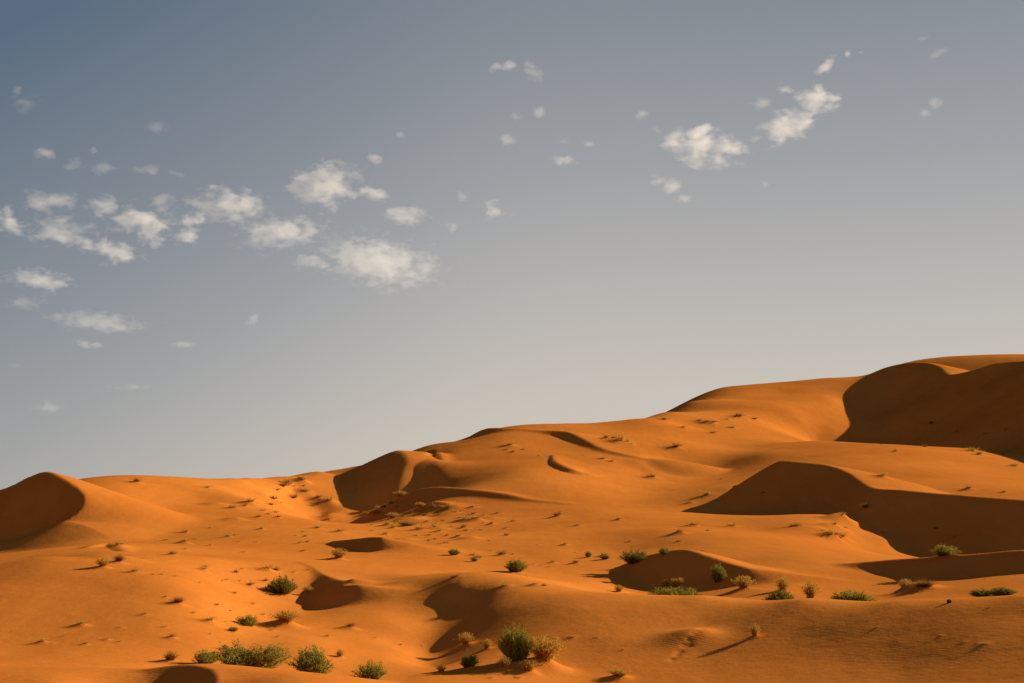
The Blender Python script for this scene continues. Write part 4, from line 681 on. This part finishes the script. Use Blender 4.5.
# ------------------------------------------------------------------ ground sheet
def grow(start, step, end, f):
    out = []; a = start
    while True:
        step *= f; a += step
        if a >= end: break
        out.append(a)
    return np.array(out)
ds = math.radians(.04)
core = np.arange(math.radians(-22), math.radians(23), ds)
right = grow(core[-1], ds, math.pi - .01, 1.06); left = -grow(-core[0], ds, math.pi - .01, 1.06)[::-1]
PHI = np.concatenate([left, core, right])
RAD = np.concatenate([np.geomspace(.6, 28, 50)[:-1], np.geomspace(28, 900, 1180), np.geomspace(900, 12000, 60)[1:]])
NPH, NRA = len(PHI), len(RAD)

def coarse_idx(n, k):
    i = np.arange(0, n, k)
    return i if i[-1] == n - 1 else np.append(i, n - 1)
def refine(A, idx, n, axis):
    """cubic interpolation from samples at idx to every index"""
    A = np.moveaxis(A, axis, 0)
    p = np.clip(np.searchsorted(idx, np.arange(n), 'right') - 1, 0, len(idx) - 2)
    h = (idx[p + 1] - idx[p]).astype(float); t = (np.arange(n) - idx[p]) / h
    sl = np.gradient(A, idx.astype(float), axis=0)
    t = t[:, None]; h = h[:, None]
    B = (2 * t ** 3 - 3 * t ** 2 + 1) * A[p] + (t ** 3 - 2 * t ** 2 + t) * h * sl[p] + (-2 * t ** 3 + 3 * t ** 2) * A[p + 1] + (t ** 3 - t ** 2) * h * sl[p + 1]
    return np.moveaxis(B, 0, axis)
ci, cj = coarse_idx(NPH, 4), coarse_idx(NRA, 4)
pc, rc = np.meshgrid(PHI[ci], RAD[cj], indexing='ij')
Zc = broad(np.sin(pc) * rc, np.cos(pc) * rc)
Z = refine(refine(Zc, ci, NPH, 0), cj, NRA, 1)
PH, RR = np.meshgrid(PHI, RAD, indexing='ij')
X = np.sin(PH) * RR; Y = np.cos(PH) * RR
Z = brinks(X, Y, dunes(X, Y, Z, CREST_LINES))
# long low swells of the wind
fade = np.clip((RR - 20) / 25, 0, 1) * np.clip((1500 - RR) / 600, 0, 1)
for lam in (55, 38, 27, 19, 13, 9, 6.5, 4.6, 3.3):
    for k in range(2):
        th = rng.uniform(0, math.pi); ph = rng.uniform(0, 6.28); w = lam * rng.uniform(.85, 1.2)
        mod = np.sin((X * math.cos(th * 3.1) + Y * math.sin(th * 3.1)) * 2 * math.pi / (w * 3.7) + ph * 2)
        if w < 12 and k == 1: mod = np.maximum(mod, 0)
        Z += fade * .0012 * min(w, 20) * mod * np.sin((X * math.cos(th) + Y * math.sin(th)) * 2 * math.pi / w + ph)
def patch(x, y, rad):
    r = math.hypot(x, y); a = math.atan2(x, y)
    i0, i1 = np.searchsorted(PHI, [a - rad / r, a + rad / r]); j0, j1 = np.searchsorted(RAD, [r - rad, r + rad])
    return slice(max(i0 - 1, 0), i1 + 1), slice(max(j0 - 1, 0), j1 + 1)
def mound(x, y, rad, h, tail=1.6):
    """sand caught round a plant, with a short tail down the wind"""
    s = patch(x, y, rad * 4)
    ux, uy = -math.cos(SUN_AZ * .6), -math.sin(SUN_AZ * .6)
    dx, dy = X[s] - x, Y[s] - y
    a = dx * ux + dy * uy; b = -dx * uy + dy * ux
    a = np.where(a > 0, a / tail, a)
    Z[s] += h * np.exp(-(a * a + b * b) / (rad * rad))
for x, y, w, h, kind, label in SHRUBS: mound(x, y, w * .6, min(.10 * w, .18))
for x, y, w, h, label in STRAW: mound(x, y, w * .55, min(.22 * w, .3))
for x, y, w, h, hm, label, group in TUFTS: mound(x, y, w * .55, hm)
for x, y in FOOTPRINTS: mound(x, y, .2, -.06, 1.0)
for x, y, rad, h in SWELLS: mound(x, y, rad, h, 1.5)
for x, y, rad, h in HUMMOCKS:
    mound(x, y, rad, h * 1.25, 1.2); mound(x - rad * .9, y - rad * .7, rad * .7, h * .5, 1.6); mound(x + rad * 1.1, y + rad * .5, rad * .6, h * .45, 1.4)

def ground_z(x, y):
    p = np.interp(math.atan2(x, y), PHI, np.arange(NPH)); r = np.interp(math.hypot(x, y), RAD, np.arange(NRA))
    i, j = min(int(p), NPH - 2), min(int(r), NRA - 2); a, b = p - i, r - j
    return float(Z[i, j] * (1 - a) * (1 - b) + Z[i + 1, j] * a * (1 - b) + Z[i, j + 1] * (1 - a) * b + Z[i + 1, j + 1] * a * b)

def grid_mesh(name):
    nv = NPH * NRA
    co = np.empty((nv + 1, 3), np.float32)
    co[:nv, 0] = X.ravel(); co[:nv, 1] = Y.ravel(); co[:nv, 2] = Z.ravel(); co[nv] = (0, 0, float(Z[:, 0].mean()))
    i = np.arange(NPH); i2 = (i + 1) % NPH
    j = np.arange(NRA - 1)
    a = i[:, None] * NRA + j[None]; b = i2[:, None] * NRA + j[None]
    quads = np.stack([a, a + 1, b + 1, b], -1).reshape(-1, 4)[:, ::-1]
    tris = np.stack([i * NRA, i2 * NRA, np.full(NPH, nv)], -1)[:, ::-1]
    me = bpy.data.meshes.new(name)
    loops = np.concatenate([quads.ravel(), tris.ravel()]).astype(np.int32)
    starts = np.concatenate([np.arange(len(quads)) * 4, len(quads) * 4 + np.arange(len(tris)) * 3]).astype(np.int32)
    me.vertices.add(nv + 1); me.vertices.foreach_set("co", co.ravel())
    me.loops.add(len(loops)); me.loops.foreach_set("vertex_index", loops)
    me.polygons.add(len(starts)); me.polygons.foreach_set("loop_start", starts)
    me.polygons.foreach_set("use_smooth", np.ones(len(starts), bool))
    me.update(calc_edges=True); me.validate()
    return me
me = grid_mesh("dunes")
if me.polygons[len(me.polygons) // 2].normal.z < 0: me.flip_normals()
ground = bpy.data.objects.new("ground", me); col.objects.link(ground); me.materials.append(M_SAND)
tag(ground, "orange sand dunes rising to a high ridge on the right", "sand dunes", kind="structure")

# ------------------------------------------------------------------ plants
def mesh_from(name, verts, faces, mat, smooth=False):
    m = bpy.data.meshes.new(name); m.from_pydata(verts, [], faces); m.materials.append(mat)
    m.update(); return m
def blade(V, F, p, d, length, width, droop, segs, r):
    """a thin bent ribbon that tapers to its tip"""
    d = np.array(d, float); d /= np.linalg.norm(d)
    s = np.cross(d, r.normal(size=3)); s /= max(np.linalg.norm(s), 1e-6)
    p = np.array(p, float); n0 = len(V)
    pts = []
    for k in range(segs + 1):
        w = width * (1 - .85 * k / segs)
        V.append(tuple(p - s * w / 2)); V.append(tuple(p + s * w / 2)); pts.append(p.copy())
        if k < segs:
            F.append((n0 + 2 * k, n0 + 2 * k + 1, n0 + 2 * k + 3, n0 + 2 * k + 2))
            p = p + d * length / segs
            d = d + np.array([0, 0, -droop]) / segs; d /= np.linalg.norm(d)
    return pts
def shrub_meshes(kind, seed, mat, twigs, leaves, leaf, spread, upright):
    """unit shrub: 1 wide, 1 tall; leafy twigs fanning from a common root, uneven outline"""
    r = np.random.default_rng(seed)
    SV, SF, LV, LF = [], [], [], []
    lob = r.uniform(0, 6.28, 4)
    heads = [(r.uniform(-.5, .5) * spread, r.uniform(-.5, .5) * spread, r.uniform(.72, 1.0)) for _ in range(9)]
    for i in range(twigs):
        hx, hy, hh = heads[r.integers(len(heads))]
        a = r.uniform(0, 2 * math.pi); t = r.uniform(0, 1) ** .6
        tx, ty = hx + .24 * t * math.cos(a), hy + .24 * t * math.sin(a)
        tip = np.array([tx, ty, hh * (1 - .45 * t * t) * r.uniform(.62, 1.08) * (.9 + .1 * math.sin(3 * a + lob[0]))])
        rad = math.hypot(tx, ty)
        tip[2] *= max(.35, 1 - (rad * 1.55) ** 2 * (1 - upright))
        base = np.array([tx * .30 + r.normal(0, .03), ty * .30 + r.normal(0, .03), -.04])
        d = tip - base; ln = np.linalg.norm(d)
        pts = blade(SV, SF, base, d + np.array([0, 0, .25 * ln]), ln * 1.02, .012, .35, 4, r)
        for k in range(leaves):
            f = r.uniform(.18, 1.0) * 4; q = min(int(f), 3); p = pts[q] + (pts[q + 1] - pts[q]) * (f - q)
            ld = d / ln * .8 + r.normal(0, .65, 3) + np.array([0, 0, .25])
            blade(LV, LF, p + r.normal(0, .012, 3), ld, leaf * r.uniform(.6, 1.4), leaf * .30, .2, 1, r)
    return mesh_from(kind + "_foliage", LV, LF, mat), mesh_from(kind + "_stems", SV, SF, M_STEM)
SHRUB_KINDS = {
    'big':   [shrub_meshes("shrub", 1, M_GREEN, 420, 34, .050, .70, .60)],
    'dense': [shrub_meshes("shrub", 2, M_GREEN, 240, 30, .066, .75, .55), shrub_meshes("shrub", 3, M_GREEN, 240, 30, .066, .65, .6)],
    'dark':  [shrub_meshes("shrub", 4, M_DARKGREEN, 220, 28, .068, .80, .55), shrub_meshes("shrub", 5, M_DARKGREEN, 220, 28, .068, .8, .55)],
    'wide':  [shrub_meshes("shrub", 6, M_OLIVE, 480, 20, .060, 1.0, .85), shrub_meshes("shrub", 9, M_OLIVE, 480, 20, .060, 1.0, .85)],
    'low':   [shrub_meshes("shrub", 7, M_OLIVE, 200, 20, .075, .85, .65), shrub_meshes("shrub", 8, M_GREEN, 200, 20, .075, .85, .65)],
}
used = {}
def place_shrub(x, y, w, h, kind, label):
    k = used.get(kind, 0); used[kind] = k + 1
    fol, stm = SHRUB_KINDS[kind][k % len(SHRUB_KINDS[kind])]
    root = bpy.data.objects.new("desert_shrub", None); col.objects.link(root)
    root.empty_display_size = .3
    root.location = (x, y, ground_z(x, y) - .03)
    root.rotation_euler = (0, 0, 1.9 * k + x)
    root.scale = (w * 1.1, w * 1.1, h * 1.12)
    tag(root, label, "shrub", "green shrubs on the sand")
    for nm, m in (("foliage", fol), ("stems", stm)):
        c = bpy.data.objects.new(nm, m); col.objects.link(c); c.parent = root
for s in SHRUBS: place_shrub(*s)

def tuft_mesh(seed, n, width, mat, spread, heads):
    r = np.random.default_rng(seed); V, F = [], []
    for i in range(n):
        a = r.uniform(0, 2 * math.pi); t = r.uniform(0, 1) ** .7
        b = (r.normal(0, .17 * spread), r.normal(0, .17 * spread), -.05)
        d = (math.cos(a) * t * spread, math.sin(a) * t * spread, .55 + .5 * r.random())
        pts = blade(V, F, b, d, r.uniform(.45, 1.08), width * r.uniform(.7, 1.3), .9 * t, 3, r)
        if heads and r.random() < .5:
            for q in range(3): blade(V, F, pts[-1], (r.normal(0, .4), r.normal(0, .4), .7), .14, width * 1.5, .3, 1, r)
    return mesh_from("grass_tuft", V, F, mat)
TUFT_BIG = [tuft_mesh(20 + k, 720, .028, M_STRAW, .80, True) for k in range(4)]
TUFT_SMALL = [tuft_mesh(30 + k, 80, .055, M_BROWN if k % 4 == 1 else M_STRAW, 1.0, False) for k in range(6)]
TUFT_DARK = [tuft_mesh(40 + k, 420, .03, M_BROWN, .85, False) for k in range(2)]
def place_tuft(m, x, y, w, h, label, group, k):
    o = bpy.data.objects.new("grass_tuft", m); col.objects.link(o)
    o.location = (x, y, ground_z(x, y) - .02); o.rotation_euler = (0, 0, 2.4 * k)
    o.scale = (w * .72, w * .72, h * .9)
    tag(o, label, "grass tuft", group)
for k, (x, y, w, h, label) in enumerate(STRAW):
    place_tuft(TUFT_DARK[k % 2] if label.startswith(('dark', 'grey')) else TUFT_BIG[k % 4], x, y, w, h, label, "larger straw tufts", k)
for k, (x, y, w, h, hm, label, group) in enumerate(TUFTS):
    place_tuft(TUFT_SMALL[k % 6], x, y, w, h, label, group, k)

def stone_mesh():
    bm = bmesh.new(); bmesh.ops.create_icosphere(bm, subdivisions=3, radius=.5)
    r = np.random.default_rng(5); n = r.normal(size=(9, 3)); n /= np.linalg.norm(n, axis=1)[:, None]
    for v in bm.verts:
        c = np.array(v.co)
        for k in n:                                       # knock flat facets off a ball
            e = c @ k - .36
            if e > 0: c = c - k * e * .9
        v.co = c
    m = bpy.data.meshes.new("stone"); bm.to_mesh(m); bm.free(); return m
mt, nt, out = new_mat("dark_stone")
nz = node(nt, "ShaderNodeTexNoise", Scale=6.0, Detail=5.0); cr = ramp(nt, nz.outputs[0], [(.3, (.03, .018, .012)), (.7, (.09, .05, .03))])
bs = node(nt, "ShaderNodeBsdfDiffuse"); nt.links.new(cr.outputs[0], bs.inputs["Color"]); nt.links.new(bs.outputs[0], out.inputs[0])
sm = stone_mesh(); sm.materials.append(mt)
for x, y, w, h, label in STONES:
    o = bpy.data.objects.new("stone", sm); col.objects.link(o); o.location = (x, y, ground_z(x, y) + h * .3); o.scale = (w, w, h); o.rotation_euler = (.1, .2, .7)
    tag(o, label, "stone")

# ------------------------------------------------------------------ clouds
def cloud_material():
    m, nt, out = new_mat("thin_cloud")
    L = nt.links.new
    tc = node(nt, "ShaderNodeTexCoord"); geo = node(nt, "ShaderNodeNewGeometry"); oi = node(nt, "ShaderNodeObjectInfo")
    ln = node(nt, "ShaderNodeVectorMath", operation='LENGTH'); L(tc.outputs["Object"], ln.inputs[0])
    fl = node(nt, "ShaderNodeMapping"); fl.inputs["Scale"].default_value = (1, 1, 1.7); L(geo.outputs["Position"], fl.inputs["Vector"])
    nz = node(nt, "ShaderNodeTexNoise", Scale=.0075, Detail=5.0, Roughness=.58, Distortion=.25); L(fl.outputs[0], nz.inputs["Vector"])
    # thick in the core, frayed towards the rim
    fall = node(nt, "ShaderNodeMapRange"); L(ln.outputs["Value"], fall.inputs[0])
    for k, v in zip((1, 2, 3, 4), (.1, 1.0, .13, -.34)): fall.inputs[k].default_value = v
    a = node(nt, "ShaderNodeMath", operation='ADD'); L(nz.outputs[0], a.inputs[0]); L(fall.outputs[0], a.inputs[1])
    mr = node(nt, "ShaderNodeMapRange"); L(a.outputs[0], mr.inputs[0])
    for k, v in zip((1, 2, 3, 4), (.43, .68, 0., 1.)): mr.inputs[k].default_value = v
    sep = node(nt, "ShaderNodeSeparateColor"); L(oi.outputs["Color"], sep.inputs[0])
    mu = node(nt, "ShaderNodeMath", operation='MULTIPLY'); L(mr.outputs[0], mu.inputs[0]); L(sep.outputs[0], mu.inputs[1])
    vol = node(nt, "ShaderNodeVolumeScatter"); vol.inputs["Anisotropy"].default_value = .25
    vol.inputs["Color"].default_value = (1, .96, .90, 1)
    L(mu.outputs[0], vol.inputs["Density"]); L(vol.outputs[0], out.inputs["Volume"])
    return m
M_CLOUD = cloud_material()
def cloud_mesh(seed):
    bm = bmesh.new(); bmesh.ops.create_icosphere(bm, subdivisions=4, radius=1)
    r = np.random.default_rng(seed)
    dirs = r.normal(size=(14, 3)); dirs /= np.linalg.norm(dirs, axis=1)[:, None]; amp = r.uniform(.05, .3, 14)
    for v in bm.verts:
        c = np.array(v.co); s = .72 + float(sum(a * max(0, c @ d) ** 6 for a, d in zip(amp, dirs)))
        v.co = c * min(s, 1.0)
    m = bpy.data.meshes.new("cloud"); bm.to_mesh(m); bm.free(); m.materials.append(M_CLOUD); return m
CM = [cloud_mesh(50 + k) for k in range(6)]
for k, (x, y, z, w, h, rz, tilt, st, label, group) in enumerate(CLOUDS):
    o = bpy.data.objects.new("cloud", CM[k % 6]); col.objects.link(o)
    o.location = (x, y, z); o.scale = (w * .98, w * .58, h * 1.05); o.rotation_euler = (0, tilt, rz)
    o.color = (CLOUD_TAU * st ** 1.4 / (w * .5), 0, 0, 1)
    tag(o, label, "cloud", group)

# ------------------------------------------------------------------ light, sky, camera
sun = bpy.data.lights.new("sun", 'SUN'); sun.energy = SUN_POWER; sun.angle = math.radians(.53); sun.color = SUN_COLOR
so = bpy.data.objects.new("sun", sun); col.objects.link(so)
sd = Vector((math.cos(SUN_AZ) * math.cos(SUN_EL), math.sin(SUN_AZ) * math.cos(SUN_EL), math.sin(SUN_EL)))
so.rotation_euler = sd.to_track_quat('Z', 'Y').to_euler(); so.location = sd * 100
def make_world():
    w = bpy.data.worlds.new("World"); scene.world = w; w.use_nodes = True
    nt = w.node_tree; bg = nt.nodes["Background"]; L = nt.links.new
    sky = nt.nodes.new("ShaderNodeTexSky"); sky.sky_type = 'NISHITA'; sky.sun_disc = False
    sky.sun_elevation = SUN_EL; sky.sun_rotation = math.pi / 2 - SUN_AZ
    sky.air_density, sky.dust_density, sky.ozone_density, sky.altitude = SKY
    # desert dust: a tan veil that thins with height over the horizon
    tc = nt.nodes.new("ShaderNodeTexCoord"); sp = nt.nodes.new("ShaderNodeSeparateXYZ"); L(tc.outputs["Generated"], sp.inputs[0])
    # the side of the sky away from the sun is clearer and deeper
    f1 = nt.nodes.new("ShaderNodeMath"); f1.operation = 'SMOOTH_MAX'; f1.inputs[1].default_value = 0; f1.inputs[2].default_value = .12
    f0 = nt.nodes.new("ShaderNodeMath"); f0.operation = 'MULTIPLY'; f0.inputs[1].default_value = -1; L(sp.outputs[0], f0.inputs[0]); L(f0.outputs[0], f1.inputs[0])
    f2 = nt.nodes.new("ShaderNodeMath"); f2.operation = 'MULTIPLY_ADD'; f2.inputs[1].default_value = .60; L(f1.outputs[0], f2.inputs[0]); L(sp.outputs[2], f2.inputs[2])
    rp = nt.nodes.new("ShaderNodeValToRGB"); L(f2.outputs[0], rp.inputs[0])
    e = rp.color_ramp.elements
    while len(e) < len(DUST): e.new(.5)
    for k, (p, c) in enumerate(DUST): e[k].position = p; e[k].color = (*[q / DUST_SHARE for q in c], 1)
    dm = nt.nodes.new('ShaderNodeVectorMath'); dm.operation = 'SCALE'; dm.inputs[3].default_value = 1 / SKY_STRENGTH; L(rp.outputs[0], dm.inputs[0])
    mx = nt.nodes.new("ShaderNodeMix"); mx.data_type = 'RGBA'; mx.inputs[0].default_value = DUST_SHARE
    L(sky.outputs[0], mx.inputs[6]); L(dm.outputs[0], mx.inputs[7])
    L(mx.outputs[2], bg.inputs[0]); bg.inputs[1].default_value = SKY_STRENGTH
make_world()

cam = bpy.data.cameras.new("camera"); cam.sensor_width = 36; cam.lens = F_PX * 36 / 1024; cam.clip_start = .1; cam.clip_end = 80000
co = bpy.data.objects.new("camera", cam); col.objects.link(co)
co.location = (0, 0, 0); co.rotation_euler = (math.pi / 2 + PITCH, 0, 0)
scene.camera = co
scene.render.engine = 'CYCLES'
scene.cycles.max_bounces = 6; scene.cycles.diffuse_bounces = 4; scene.cycles.volume_bounces = 1; scene.cycles.transparent_max_bounces = 12
scene.cycles.use_denoising = True; scene.cycles.volume_step_rate = .5
scene.view_settings.view_transform = 'Standard'; scene.view_settings.look = 'None'; scene.view_settings.exposure = EXPOSURE; scene.view_settings.gamma = 1
